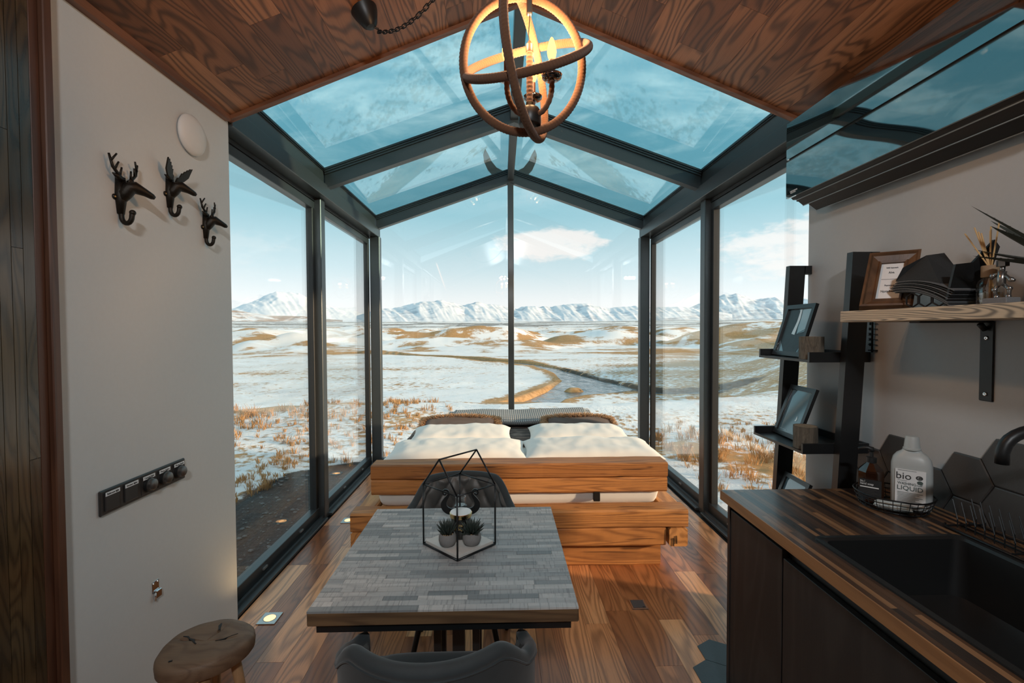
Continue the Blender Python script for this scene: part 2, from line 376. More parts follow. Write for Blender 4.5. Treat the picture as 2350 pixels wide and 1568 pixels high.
M['oil'] = glass('amber oil', (.80, .62, .36), 1.4, .06)
M['napkin'] = mat('black napkin', (.018, .02, .021), .85, var=.4, scale=200)
M['napkin_edge'] = mat('napkin edge', (.11, .115, .12), .85, var=.6, scale=300)
M['silver'] = mat('pewter', (.30, .29, .28), .28, .9, var=.2)
M['stone'] = mat('grey stone', (.16, .16, .165), .8, var=.2, scale=200)
M['bulbbase'] = mat('brown sleeve', (.06, .022, .012), .5)
M['bulb'] = emit('glowing bulb', (1, .42, .09), 3.2)
M['lamp_white'] = emit('lamp lens', (1, .52, .20), 2.0)
M['spot_lens'] = emit('spot lens', (1, .80, .55), 30.)
M['steel'] = mat('stainless steel', (.42, .42, .41), .28, 1., var=.06)
M['photo_glass'] = mat('photo print', (.075, .135, .165), .06, var=.1, scale=12, coat=1., spec=.8)
M['grey_switch'] = mat('graphite plastic', (.045, .044, .043), .35, .3, var=.1)
M['switch_face'] = mat('graphite rocker', (.032, .031, .031), .45, .2, var=.1)
M['knob'] = mat('satin knob', (.12, .115, .11), .32, .7, var=.1)
M['horn'] = mat('weathered horn board', (.06, .062, .064), .8, var=.4, scale=12)

# ================================================================== THE SETTING
XL, XR, XC = -1.44, 1.67, .118
YW, YP, YE = 2.49, 3.86, 5.40
ZC, SLC = 2.70, .405              # ceiling height at the walls, ceiling slope
def zceil(x): return ZC+SLC*((x-XL) if x < XC else (XR-x))*(1 if x < XC else (XC-XL)/(XR-XC))
UNIT = MB().box(-.5, .5, -.5, .5, -.5, .5)
_um = {}
def unit(mt):
    if mt.name not in _um:
        o = UNIT.obj('unit', mt); _um[mt.name] = o.data; bpy.data.objects.remove(o)
    return _um[mt.name]
def piece(name, mt, loc, dims, parent, rot=(0,0,0)):
    o = bpy.data.objects.new(name, unit(mt)); COL.objects.link(o); o.parent = parent
    o.location = loc; o.scale = dims; o.rotation_euler = rot; return o

# floor
fl = tag(MB().box(XL-.2, XR+.2, -1.7, 5.46, -.12, -.012).obj('floor', M['gasket']), kind='structure')
pw = .1349
for i in range(23):
    x = XL-.005+pw*(i+.5); y = .2-random.random()*.9
    while y < 5.40:
        L = random.choice((.62, .78, .95, 1.15)); y1 = min(y+L, 5.40); y1 = 5.40 if 5.40-y1 < .1 else y1
        if y1 > .2 and y1-y > .05:
            piece('plank', M['floor'], (x, (max(y, .2)+y1)/2, -.008), (pw-.0012, y1-max(y, .2)-.0012, .016), fl)
        y = y1
# slate hexagons let into the floor in front of the kitchen units
def hexpts(cx, cy, r, rot): return [(cx+r*math.cos(rot+k*PI/3), cy+r*math.sin(rot+k*PI/3)) for k in range(6)]
ht = None
for row in range(-6, 2):
    for col in range(-1, 6):
        cx = 1.0485+.163*col+(.0815 if row % 2 else 0); cy = 2.167+.141*row
        if row == 1 and col < 1: continue
        if cx < (.87 if row < 0 else .97): continue
        if cx > 1.62: continue
        if ht is None:
            h = MB().prism(hexpts(0, 0, .0925, PI/6), 2, 0, .004).obj('hex_tile', M['tile_f'], fl); ht = h.data
        else:
            h = bpy.data.objects.new('hex_tile', ht); COL.objects.link(h); h.parent = fl
        h.location = (cx, cy, .0)

# ceiling: two timber slopes
ce = MB()
zr = zceil(XC)
ce.prism([(XL-.2, ZC-.2*SLC+.02), (XC, zr+.02), (XC, zr+.10), (XL-.2, ZC-.2*SLC+.10)], 1, -1.7, YW-.005)
ce.prism([(XC, zr+.02), (XR+.2, ZC-.2*SLC+.02), (XR+.2, ZC-.2*SLC+.10), (XC, zr+.10)], 1, -1.7, YW-.005)
ce = tag(ce.obj('ceiling', M['gasket']), kind='structure')
for sgn in (-1, 1):
    xa, xb = (XL, XC) if sgn < 0 else (XR, XC)
    run = Vector((xb-xa, 0, zr-ZC)); Ln = run.length; ang = math.atan2(zr-ZC, abs(xb-xa)); n = 12; w = Ln/n
    for i in range(n):
        c = Vector((xa, 0, ZC))+run*((i+.5)/n); y = -.6-random.random()*.9
        while y < YW-.03:
            L = random.choice((.8, 1.0, 1.25, 1.5)); y1 = min(y+L, YW-.03); y1 = YW-.03 if YW-.03-y1 < .1 else y1
            if y1 > -.4 and y1-y > .06:
                piece('plank', M['ceil'], (c.x-.008*0, (max(y, -.4)+y1)/2, c.z+.008), (w-.001, y1-max(y, -.4)-.001, .016), ce, (0, -ang if sgn < 0 else ang, 0))
            y = y1
    tr = MB().bar((xa, YW-.012, ZC+.004), (xb, YW-.012, zr+.004), .036, .045, up=(0, 0, 1))
    tr.obj('edge_trim', M['trim_x'], ce)
for x in (XL+.014, XR-.014):
    MB().box(x-.014, x+.014, -1.6, YW-.03, ZC-.022, ZC+.022).obj('corner_trim', M['trim'], ce)

# walls
wl = tag(MB().box(XL-.16, XL, 1.02, YW, 0, ZC+.02, c=.004).obj('wall_left', M['wall']), kind='structure')
wr = tag(MB().box(XR, XR+.16, -1.6, YW-.03, 0, ZC+.02, c=.004).obj('wall_right', M['wall_r']), kind='structure')
wb = tag(MB().prism([(XL-.16, 0), (XR+.16, 0), (XR+.16, ZC), (XC, zr+.05), (XL-.16, ZC)], 1, -1.72, -1.6).obj('wall_back', M['wall']), kind='structure')
tag(MB().box(XL-.16, XL, -1.6, 1.02, 0, ZC+.02).obj('wall_left', M['wall']), kind='structure')
# plank door with a walnut casing in the left wall
dr = struct('door_1', (XL, 1.2, 0)); o = (XL, 1.2, 0)
MB(o).box(XL, XL+.028, 1.474, 1.503, 0, ZC-.02, c=.003).obj('casing', M['casing'], dr)
MB(o).box(XL, XL+.012, 1.444, 1.474, 0, ZC-.02, c=.002).obj('jamb', M['casing'], dr)
y = 1.443
for k in range(12):
    zs = [0] + ([1.19] if k == 0 else [.5+1.9*random.random()]) + [ZC-.03]
    for z0, z1 in zip(zs, zs[1:]):
        piece('door_plank', M['door'], (.005, y-.0165-1.2, (z0+z1)/2), (.014, .0322, z1-z0-.0015), dr)
    y -= .034

# glazed front: eave beams, posts, rafters, ridge
tn = [0]
def trim(mb, mt=None):
    tn[0] += 1; return tag(mb.obj('trim_%d' % tn[0], mt or M['metal']), kind='structure')
EX = 1.538                      # half distance from the centre line to the eave beam's inner face
for sgn in (-1, 1):
    def X(d): return XC+sgn*d
    def bx(b, d0, d1, y0, y1, z0, z1, c=0.): return b.box(min(X(d0), X(d1)), max(X(d0), X(d1)), y0, y1, z0, z1, c=c)
    y0 = YW if sgn < 0 else YW-.03
    t = trim(bx(MB(), EX, EX+.20, y0, YE+.06, 2.666, 2.775, .004))
    bx(MB(), EX+.03, EX+.20, y0, YE+.06, 2.777, 2.925).obj('upper_profile', M['metal'], t)
    bx(MB(), EX+.022, EX+.03, y0, YE, 2.900, 2.908).obj('gasket', M['gasket'], t)
    bx(MB(), EX+.022, EX+.03, y0, YE, 2.886, 2.891).obj('gasket', M['gasket'], t)
    # posts
    trim(bx(MB(), EX+.055, EX+.175, YP-.045, YP+.045, 0, 2.666, .004))
    trim(bx(MB(), EX-.012, EX+.10, YE-.03, YE+.06, 0, 2.668, .004))
    # two sliding windows per side
    for k, (ya, yb) in enumerate(((y0-.04, YP-.045), (YP+.045, YE-.03))):
        w = struct('window_%d' % (1+k+(0 if sgn < 0 else 2)), (X(EX+.13), ya, 0)); oo = (X(EX+.13), ya, 0)
        bx(MB(oo), EX+.105, EX+.17, ya, yb, 2.575, 2.635, .003).obj('head_frame', M['metal'], w)
        bx(MB(oo), EX+.10, EX+.16, ya, yb, 2.638, 2.664).obj('head_track', M['gasket'], w)
        bx(MB(oo), EX+.03, EX+.19, ya, yb, 0.0, .022, .003).obj('sill_track', M['metal'], w)
        bx(MB(oo), EX+.065, EX+.08, ya, yb, .022, .040).obj('track_rail', M['metal'], w)
        bx(MB(oo), EX+.10, EX+.165, ya, yb, .022, .105, .003).obj('sash_bottom_rail', M['metal'], w)
        for ys in (ya, yb-.045): bx(MB(oo), EX+.105, EX+.16, ys, ys+.045, .10, 2.58, .003).obj('stile', M['gasket'] if ys != ya else M['metal'], w)
        bx(MB(oo), EX+.124, EX+.136, ya+.04, yb-.04, .10, 2.58).obj('pane', M['glass'], w)
        for f in (.33, .72):
            yy = ya+(yb-ya)*f
            bx(MB(oo), EX+.09, EX+.10, yy, yy+.05, .060, .072).obj('drain_cover', M['frame_light'], w)
# end gable glass
we = struct('window_5', (XC, YE, 0)); oo = (XC, YE, 0)
SLR = .350
def zraf(x): return 2.757+SLR*(EX-abs(x-XC))
g = MB(oo)
for sgn in (-1, 1):
    xa, xb = XC+sgn*(EX-.0), XC+sgn*.03
    pts = [(xa, .05), (xb, .05), (xb, zraf(xb)+.03), (xa, zraf(xa)+.03)]
    MB(oo).prism(pts if sgn < 0 else pts[::-1], 1, YE+.01, YE+.022).obj('pane', M['glass'], we)
MB(oo).box(XC-.034, XC+.034, YE-.03, YE+.05, 0, zraf(XC)+.02, c=.004).obj('mullion', M['metal'], we)
MB(oo).box(XC-EX, XC+EX, YE-.02, YE+.05, 0, .07, c=.004).obj('bottom_rail', M['metal'], we)
# rafters
for yr in (YP, YE):
    for sgn in (-1, 1):
        def pr(z0, z1, ya, yb, mt, par=None, d0=EX+.02):
            xa, xb = XC+sgn*d0, XC
            za, zb = zraf(xa), zraf(XC)
            p = [(xa, za+z0), (xb, zb+z0), (xb, zb+z1), (xa, za+z1)]
            return MB().prism(p if sgn < 0 else p[::-1], 1, ya, yb), mt, par
        mb, mt, _ = pr(0, .105, yr-.035, yr+.035, M['metal']); t = trim(mb)
        for z0, z1, e in ((.108, .122, .044), (.126, .138, .050), (.142, .158, .056)):
            mb, mt, _ = pr(z0, z1, yr-e, yr+e, M['metal']); mb.obj('glazing_bead', M['metal'], t)
        mb, mt, _ = pr(.104, .160, yr-.028, yr+.028, M['gasket']); mb.obj('gasket', M['gasket'], t)
trim(MB().box(XC-.036, XC+.036, YW-.01, YE+.05, 3.315, 3.44, c=.004))
# roof panes
k = 0
for ya, yb in ((YW-.03, YP), (YP, YE+.05)):
    for sgn in (-1, 1):
        k += 1; w = struct('window_%d' % (5+k), (XC+sgn*.8, ya, 3.1)); oo = (XC+sgn*.8, ya, 3.1)
        xa, xb = XC+sgn*(EX+.06), XC+sgn*.02
        za, zb = zraf(xa)+.162, zraf(xb)+.162
        p = [(xa, za), (xb, zb), (xb, zb+.014), (xa, za+.014)]
        MB(oo).prism(p if sgn < 0 else p[::-1], 1, ya+.005, yb-.005).obj('pane', M['roofglass'], w)
# carved horn boards on the outside of the gable
for sgn in (-1, 1):
    pts = []
    A = [(.20, 3.44), (.27, 3.52), (.315, 3.62), (.325, 3.70), (.30, 3.765)]
    B = [(.262, 3.70), (.225, 3.62), (.165, 3.545), (.05, 3.485)]
    pl = [(XC+sgn*a, b) for a, b in A+B]
    hb = MB((XC+sgn*.2, YE+.2, 3.5)).prism(pl if sgn < 0 else pl[::-1], 1, YE+.19, YE+.22)
    tag(hb.obj('gable_horn', M['horn']), 'pointed grey horn board %s the ridge outside the gable' % ('left of' if sgn < 0 else 'right of'), 'ornament', 'horns on the gable')

# hexagon tiles on the kitchen wall
wt = None
TILES = []
for ci in range(-2, 5):
    y = 1.585+.141*ci
    for row in range(0, 4):
        z = (1.045 if ci % 2 == 0 else .9635)-.163*row
        if ci == -1 and row == 0: TILES.append((y, z+.163))
        if ci == -2 and row == 0: TILES += [(y, z+.163)]
        if ci == 4 and row == 0: continue
        TILES.append((y, z))
for y, z in TILES:
    if wt is None:
        h = MB().prism([(a, b) for a, b in hexpts(0, 0, .0925, 0)], 0, -.008, 0)
        h.add([(-.0105, a*.95, b*.95) for a, b in hexpts(0, 0, .0925, 0)], [tuple(range(6))[::-1]])
        for i in range(6): h.f.append((i, (i+1) % 6, 12+(i+1) % 6, 12+i))
        h = h.obj('hex_tile', M['tile'], wr); wt = h.data
    else:
        h = bpy.data.objects.new('hex_tile', wt); COL.objects.link(h); h.parent = wr
    h.location = (XR, y, z)

# ================================================================== THE LAND OUTSIDE
def unproj(px, py, z):
    dv = Fv*1050+Rv*(px-1175)-Uv*(py-784); t = (z-H)/dv.z; return dv.x*t, dv.y*t
_G = rng.random((256, 256)).astype(np.float64)
def vnoise(x, y):
    xi = np.floor(x).astype(int); yi = np.floor(y).astype(int); fx = x-xi; fy = y-yi
    fx = fx*fx*(3-2*fx); fy = fy*fy*(3-2*fy)
    g = lambda a, b: _G[a & 255, b & 255]
    return (g(xi, yi)*(1-fx)+g(xi+1, yi)*fx)*(1-fy)+(g(xi, yi+1)*(1-fx)+g(xi+1, yi+1)*fx)*fy
def fbm(x, y, o=4, gain=.5):
    s = np.zeros_like(x); a = 1.; n = 0.
    for k in range(o): s += a*vnoise(x*2**k+17*k, y*2**k-9*k); n += a; a *= gain
    return s/n
def sst(x, a, b):
    t = np.clip((x-a)/(b-a), 0, 1); return t*t*(3-2*t)
ZW = -15.0
RIV = [(1221,838),(1262,844),(1314,858),(1372,874),(1417,883),(1464,896),(1500,907),(1464,902),(1400,909),(1331,916),(1286,926),(1262,941),(1250,965),(1150,985),(1105,975),(1125,952),(1166,934),(1214,919),(1259,899),(1293,875),(1276,859),(1241,847)]
riv = np.array([unproj(a, b, ZW) for a, b in RIV])
ARM = np.array([unproj(a, b, ZW) for a, b in [(1224,840),(1183,834),(1124,831),(1066,824),(1017,821),(928,816),(880,813),(820,812),(760,815)]])
ARM2 = np.array([unproj(a, b, ZW) for a, b in [(1466,899),(1520,908),(1600,905),(1700,895)]])
ISL = np.array(unproj(1317, 899, ZW))
def segdist(x, y, P, closed):
    d = np.full(x.shape, 1e9); n = len(P)
    for i in range(n if closed else n-1):
        a = P[i]; b = P[(i+1) % n]; e = b-a; L = e@e
        t = np.clip(((x-a[0])*e[0]+(y-a[1])*e[1])/L, 0, 1)
        d = np.minimum(d, np.hypot(x-a[0]-t*e[0], y-a[1]-t*e[1]))
    return d
def inside(x, y, P):
    r = np.zeros(x.shape, bool); n = len(P); j = n-1
    for i in range(n):
        c = ((P[i,1] > y) != (P[j,1] > y)) & (x < (P[j,0]-P[i,0])*(y-P[i,1])/(P[j,1]-P[i,1]+1e-12)+P[i,0]); r ^= c; j = i
    return r
def river_sdf(x, y):
    d = segdist(x, y, riv, True); s = np.where(inside(x, y, riv), -d, d)
    s = np.minimum(s, segdist(x, y, ARM, False)-3.6); s = np.minimum(s, segdist(x, y, ARM2, False)-3.0)
    isl = np.hypot((x-ISL[0])/2.9, (y-ISL[1])/1.9)-1.
    return np.maximum(s, -isl*2.5)
def cabdist(x, y): return np.hypot(np.maximum(np.maximum(XL-.2-x, x-XR-.2), 0), np.maximum(np.maximum(-4-y, y-5.5), 0))
def ground(x, y):
    r = np.hypot(x-.1, y-2.); az = np.arctan2(x, y)
    edge = 11+3.*fbm(az*3+5, az*0+2., 2)+10*sst(az, .25, .9)
    z = -.38+.30*(fbm(x*.45, y*.45, 3)-.5)*sst(cabdist(x, y), .2, 2.5)
    fall = sst(r, edge-2.5, edge+28)
    plain = -14.1+1.2*(fbm(x*.02, y*.02, 3)-.5)+.5*(fbm(x*.12, y*.12, 3)-.5)
    plain += 66*sst(r, 380, 3000)
    hum = np.clip(fbm(x*.0085+3, y*.012+8, 3)-.44, 0, 1)*44
    plain += hum*sst(r, 300, 430)*(1-sst(r, 900, 1500))
    hill = 22*sst(az, .42, .85)*sst(r, 60, 170)*(.5+.8*fbm(x*.012, y*.012, 3))*(1-sst(r, 600, 1400))
    plain += hill
    z = z*(1-fall)+plain*fall
    s = np.full(x.shape, 99.); mk = (r > 50) & (r < 900)
    s[mk] = river_sdf(x[mk], y[mk])
    bank = sst(s, -1.2, 1.6)
    z = np.where(mk, (ZW-1.0)*(1-bank)+z*bank, z)
    return z, s, r, az, hum*sst(r, 300, 430)
def polar_mesh(name, az, rr, fn, mt, attrs):
    A, Rr = np.meshgrid(az, rr); x = np.sin(A)*Rr; y = np.cos(A)*Rr
    z, at = fn(x, y, A, Rr)
    nu, nv = len(az), len(rr)
    co = np.stack([x, y, z], -1).reshape(-1, 3).astype(np.float32)
    i = (np.arange(nv-1)[:, None]*nu+np.arange(nu-1)[None, :]).ravel()
    f = np.stack([i, i+nu, i+nu+1, i+1], -1).astype(np.int32)
    me = bpy.data.meshes.new(name); me.vertices.add(len(co)); me.vertices.foreach_set('co', co.ravel())
    me.loops.add(f.size); me.loops.foreach_set('vertex_index', f.ravel()); me.polygons.add(len(f))
    me.polygons.foreach_set('loop_start', np.arange(0, f.size, 4, dtype=np.int32)); me.polygons.foreach_set('use_smooth', np.ones(len(f), bool))
    me.update(calc_edges=True)
    for k in attrs:
        a = me.attributes.new(k, 'FLOAT', 'POINT'); a.data.foreach_set('value', at[k].ravel().astype(np.float32))
    me.materials.append(mt); o = bpy.data.objects.new(name, me); COL.objects.link(o); return o

# ground material: snow with dry grass showing through, dark scrub, gravel by the cabin
mt, t, b = mat_base('snowy ground')
P_ = t.add('ShaderNodeNewGeometry').outputs['Position']
def attr(n): a = t.add('ShaderNodeAttribute'); a.attribute_name = n; return a.outputs['Fac']
ga, da, ra = attr('grass'), attr('dark'), attr('gravel')
vv = t.add('ShaderNodeVectorMath', operation='LENGTH'); t.put(vv.inputs[0], P_); rad = vv.outputs['Value']
near_n = t.noise(P_, 5.5, 5., .65); mid_n = t.noise(P_, .55, 6., .7); far_n = t.noise(P_, .05, 7., .72)
nn = t.mix(t.smooth(rad, 10., 30.), near_n, mid_n); nn = t.mix(t.smooth(rad, 150., 420.), nn, far_n)
gmask = t.smooth(t.math('ADD', nn, t.math('SUBTRACT', t.math('MULTIPLY', ga, .55), .27)), .46, .60)
tone = t.ramp(t.noise(P_, .9, 4., .6), [(.3, (.30, .17, .075)), (.5, (.48, .27, .115)), (.75, (.58, .36, .18))])
snow = t.ramp(t.noise(P_, 2.5, 3., .6), [(.3, (.80, .80, .82)), (.7, (.90, .89, .88))])
c = t.mix(gmask, snow, tone)
dm = t.smooth(t.math('ADD', t.noise(P_, .35, 6., .75), t.math('SUBTRACT', t.math('MULTIPLY', da, .6), .33)), .46, .6)
c = t.mix(dm, c, (.085, .07, .055))
gr = t.ramp(t.noise(P_, 26., 5., .75), [(.35, (.022, .022, .022)), (.55, (.055, .053, .050)), (.68, (.12, .118, .112)), (.76, (.36, .36, .36))])
c = t.mix(t.smooth(t.math('ADD', ra, t.math('MULTIPLY', t.math('SUBTRACT', near_n, .5), .7)), .4, .6), c, gr)
t.put(b.inputs['Base Color'], c); b.inputs['Roughness'].default_value = .85; b.inputs['Specular IOR Level'].default_value = .2
bn = t.add('ShaderNodeBump'); bn.inputs['Strength'].default_value = .5; bn.inputs['Distance'].default_value = .06
t.put(bn.inputs['Height'], t.noise(P_, 7., 5., .7)); t.put(b.inputs['Normal'], bn.outputs[0])
M['ground'] = mt
def ground_fn(x, y, A, Rr):
    z, s, r, az, hum = ground(x, y)
    slope_r = fbm(x*.03+4, y*.03, 3)
    grass = .36+.6*(fbm(x*.035, y*.06+3, 3)-.5)
    grass = np.where(r < 60, .30+.9*(fbm(x*.5, y*.5, 3)-.5), grass)
    c = cabdist(x, y)
    rim = np.exp(-((r-13.2)/2.2)**2)*(az < .2)+.75*np.exp(-((c-2.4)/1.0)**2)*(x > 1.5)
    grass += .85*rim
    bankg = (1-sst(s, 0, 7))*(s > -2)
    left = np.clip((ISL[0]-x)/20+.5, 0, 1)
    grass += 1.0*bankg*(.25+.75*left)
    grass += .30*sst(az, .12, .4)*(r > 60)*(r < 400)
    grass += 1.6*(fbm(x*.02+9, y*.03, 3)-.36)*sst(hum, .5, 4)*sst(r, 330, 420)*(1-sst(r, 800, 1200))
    strip = np.exp(-((r-330-40*fbm(az*6, az*0, 2))/30)**2); grass += .8*strip*(fbm(az*14+3, r*.01, 3)-.25)
    dark = .8*bankg*(1-left)*.9+.10
    dark += .55*sst(r, 1000, 1600)*(1-sst(r, 3000, 3600))*(fbm(x*.004, y*.010, 4) > .47)
    grav = (1-sst(c, 1.15, 1.75))*(x < .4)*(r < 14)
    return z, dict(grass=grass, dark=dark, gravel=grav)
azF = np.radians(np.arange(-56, 56, .16)); azB = np.radians(np.arange(56, 304.1, 4.)); azA = np.concatenate([azF, azB])
rr = np.concatenate([np.geomspace(1.2, 30, 150, endpoint=False), np.geomspace(30, 80, 60, endpoint=False), np.geomspace(80, 320, 240, endpoint=False), np.geomspace(320, 4200, 130)])
gr_ = tag(polar_mesh('ground', azA, rr, ground_fn, M['ground'], ('grass', 'dark', 'gravel')), kind='structure')

# river
mt, t, b = mat_base('river water')
P_ = t.add('ShaderNodeNewGeometry').outputs['Position']
b.inputs['Base Color'].default_value = (.05, .10, .125, 1); b.inputs['Roughness'].default_value = .08
bn = t.add('ShaderNodeBump'); bn.inputs['Strength'].default_value = .8; bn.inputs['Distance'].default_value = .35
t.put(bn.inputs['Height'], t.noise(t.vmath('MULTIPLY', P_, (.45, .16, .5)), 1., 4., .6, 1.6)); t.put(b.inputs['Normal'], bn.outputs[0])
M['water'] = mt
rv = MB((20, 130, ZW))
rv.grid(lambda u, v: (-140+300*u, 60+260*v, ZW), 13, 13)
tag(rv.obj('river', M['water'], smooth=True), 'cold blue river winding through the snowy valley floor', 'river')

# mountains: ridged height fields behind the plain
mt, t, b = mat_base('snow mountain')
P_ = t.add('ShaderNodeNewGeometry').outputs['Position']
rk = attr('rock')
n1 = t.noise(t.vmath('MULTIPLY', P_, (.006, .006, .012)), 1., 7., .7)
mk = t.smooth(t.math('ADD', n1, t.math('SUBTRACT', t.math('MULTIPLY', rk, .5), .25)), .47, .62)
c = t.mix(t.math('MULTIPLY', mk, .7), (.82, .83, .86), (.40, .44, .50))  # distance haze is put into the colour: bluish rock, lowered contrast with the snow
wm = t.smooth(attr('warm'), .3, .7)
c = t.mix(t.math('MULTIPLY', wm, t.smooth(n1, .4, .55)), c, (.42, .29, .21))
t.put(b.inputs['Base Color'], c); b.inputs['Roughness'].default_value = .9; b.inputs['Specular IOR Level'].default_value = .1
M['mountain'] = mt
def mountain(name, label, crest, r0, r1, amp, seed, warm=0., rockiness=.35):
    pa = np.array([math.atan2(*[float(v) for v in unproj(px, 900, -15)]) for px, py in crest]); ph = np.array([py for px, py in crest], float)
    az = np.arange(pa[0], pa[-1], math.radians(.09)); rr = np.linspace(r0, r1, 70)
    def fn(x, y, A, Rr):
        el = (757-np.interp(A, pa, ph))/1050*np.cos(A)          # tangent of the crest's elevation, distance along the ray
        rc = r0+(r1-r0)*.62; zc = H+el*rc*1.0
        u = (Rr-r0)/(r1-r0); prof = np.where(u < .62, sst(u, 0, .66)*.35+.65*np.clip(u/.62, 0, 1), 1-sst(u, .62, 1.15))
        q = 1-np.abs(2*fbm(x*amp+seed, y*amp*.6+seed*2, 5, .55)-1)
        q2 = 1-np.abs(2*fbm((A*42+u*2.5+seed), u*2.0+A*9+seed, 4, .5)-1)
        foot = H+ (757-737)/1050*r0
        z = foot-30+(zc-foot+30)*prof*(.80+.20*q)-(zc-foot)*.13*(1-q2)*np.clip(4*u*(1-u), 0, 1)
        z = np.where(u > .60, np.minimum(z, zc), z)
        return z, dict(rock=rockiness+.35*(1-q2)+0*u, warm=warm*fbm(x*.002, y*.002, 3)*2*np.ones_like(u))
    return tag(polar_mesh(name, az, rr, fn, M['mountain'], ('rock', 'warm')), label, 'mountain')
mountain('mountain_range', 'long snowy mountain range seen through the gable glass', [(820,722),(860,708),(880,704),(900,705),(935,696),(965,687),(985,689),(1015,686),(1040,691),(1068,697),(1092,689),(1112,694),(1150,699),(1183,705),(1212,699),(1265,703),(1300,698),(1350,694),(1400,706),(1460,701),(1500,704),(1560,703),(1610,708),(1680,722)], 4300, 6800, .0016, 3.)
mountain('snow_mountain', 'high white mountain seen through the left window pane', [(330,722),(450,712),(540,703),(575,690),(610,674),(640,667),(690,671),(720,682),(760,699),(800,708),(860,722)], 8200, 12000, .0009, 8., rockiness=.18)
mountain('foothill', 'tan snow-streaked foothill below the high white mountain on the left', [(300,728),(480,705),(540,706),(580,712),(640,721),(690,723),(740,727),(790,732)], 3600, 4800, .002, 12., warm=1.0, rockiness=.25)
mountain('rocky_mountain', 'blue shaded rocky mountain seen through the right window', [(1520,722),(1580,705),(1620,690),(1655,675),(1690,674),(1730,684),(1780,679),(1820,686),(1860,682),(1920,690),(1990,700),(2100,722)], 7000, 9800, .0014, 21., rockiness=.5)

# dry grass tufts near the windows
def tufts(name, label, spots, hgt, mt):
    mb = MB()
    for x, y, k in spots:
        z = float(ground(np.array([x]), np.array([y]))[0][0])
        for j in range(int(14*k)+6):
            a = random.random()*2*PI; r = random.random()*.10*k; h = hgt*(.5+.7*random.random())*k; ln = .25+.5*random.random()
            bx_, by_ = x+r*math.cos(a), y+r*math.sin(a); w = .004+.004*random.random()
            tx, ty = bx_+h*ln*math.cos(a+.5), by_+h*ln*math.sin(a+.5)
            px2, py2 = -math.sin(a)*w, math.cos(a)*w
            i = len(mb.v)
            mb.v += [(bx_-px2, by_-py2, z-.02), (bx_+px2, by_+py2, z-.02), ((bx_*.5+tx*.5)+px2*.7, (by_*.5+ty*.5)+py2*.7, z+h*.65), ((bx_*.5+tx*.5)-px2*.7, (by_*.5+ty*.5)-py2*.7, z+h*.65), (tx, ty, z+h)]
            mb.f += [(i, i+1, i+2, i+3), (i+3, i+2, i+4)]
    return tag(mb.obj(name, mt), label, 'grass', kind='stuff')
M['drygrass'] = mat('dry grass', (.46, .25, .10), .8, var=.5, scale=3.)
sp = []
def nz0(a, b): return mnoise.noise(Vector((a, b, 3.3)))
for k in range(620):
    a = random.uniform(-.85, -.10); r = random.gauss(12.6, 1.3)
    if nz0(a*14, r*.8) > -.05: sp.append((math.sin(a)*r, math.cos(a)*r, random.uniform(.7, 1.6)*(1 if a < -.35 else .7)))
for k in range(160):
    a = random.uniform(-.75, -.15); r = random.uniform(6.8, 11); x, y = math.sin(a)*r, math.cos(a)*r
    if x < -2.2 or y > 6.5: sp.append((x, y, random.uniform(.4, 1.)))
for k in range(90): sp.append((random.uniform(-3.4, -2.9)-.0, random.uniform(3.5, 7), random.uniform(.3, .7)))
tufts('dry_grass', 'dry orange grass growing along the edge of the snowy slope', sp, .15, M['drygrass'])
sp = []
for k in range(340):
    x = random.uniform(2.6, 7.5); y = random.uniform(3.2, 9.5); sp.append((x, y, random.uniform(.5, 1.2)*(1.2 if x < 4.6 else .8)))
tufts('dry_grass', 'dry orange grass tufts in the snow outside the right windows', sp, .13, M['drygrass'])
mb = MB()
for k in range(500):
    y = random.uniform(2.2, 6.2); x = -1.75-random.random()*1.3; z = float(ground(np.array([x]), np.array([y]))[0][0]); r = random.choice((.006, .008, .01, .012, .02))
    mb.ball((x, y, z+r*.3), (r*1.3, r, r*.7), 6, 4)
tag(mb.obj('gravel', mat('gravel stones', (.17, .17, .165), .9, var=.6, scale=40)), 'grey stones scattered over the dark gravel by the left window', 'gravel', kind='stuff')

# ================================================================== BED
def beam_mesh(x0, x1, y0, y1, z0, z1, o, seed, axis=0, rough=.006):
    """a hewn timber: box with rounded arrises and a slightly wandering surface"""
    n = 34; mb = MB(o); c = .010
    if axis == 0: A0, A1, B0, B1, C0, C1 = x0, x1, y0, y1, z0, z1
    else: A0, A1, B0, B1, C0, C1 = y0, y1, x0, x1, z0, z1
    ring = []
    for (b, cc, sb, sc2) in ((B0, C0, 1, 1), (B1, C0, -1, 1), (B1, C1, -1, -1), (B0, C1, 1, -1)):
        p1 = (b+sb*c, cc); p2 = (b, cc+sc2*c)
        ring += ([p2, p1] if (sb, sc2) in ((1, 1), (-1, -1)) else [p1, p2])
    vs = []
    for i in range(n):
        a = A0+(A1-A0)*i/(n-1)
        for k, (b, cc) in enumerate(ring):
            w = rough*(mnoise.noise(Vector((a*3.1, k*1.7+seed, seed)))*.7+mnoise.noise(Vector((a*9, k*2.3, seed*2)))*.3)
            sb = 1 if b > (B0+B1)/2 else -1; s2 = 1 if cc > (C0+C1)/2 else -1
            q = (a, b+sb*w-.001*sb, cc+s2*w-.001*s2)
            vs.append(q if axis == 0 else (q[1], q[0], q[2]))
    fs = []
    for i in range(n-1):
        for k in range(8):
            q = (i*8+k, i*8+(k+1) % 8, (i+1)*8+(k+1) % 8, (i+1)*8+k); fs.append(q[::-1] if axis == 0 else q)
    e0, e1 = tuple(range(8)), tuple((n-1)*8+k for k in range(8))
    fs += [e0, e1[::-1]] if axis == 0 else [e0[::-1], e1]
    return mb.add(vs, fs)
bo = (.12, 4.0, 0)
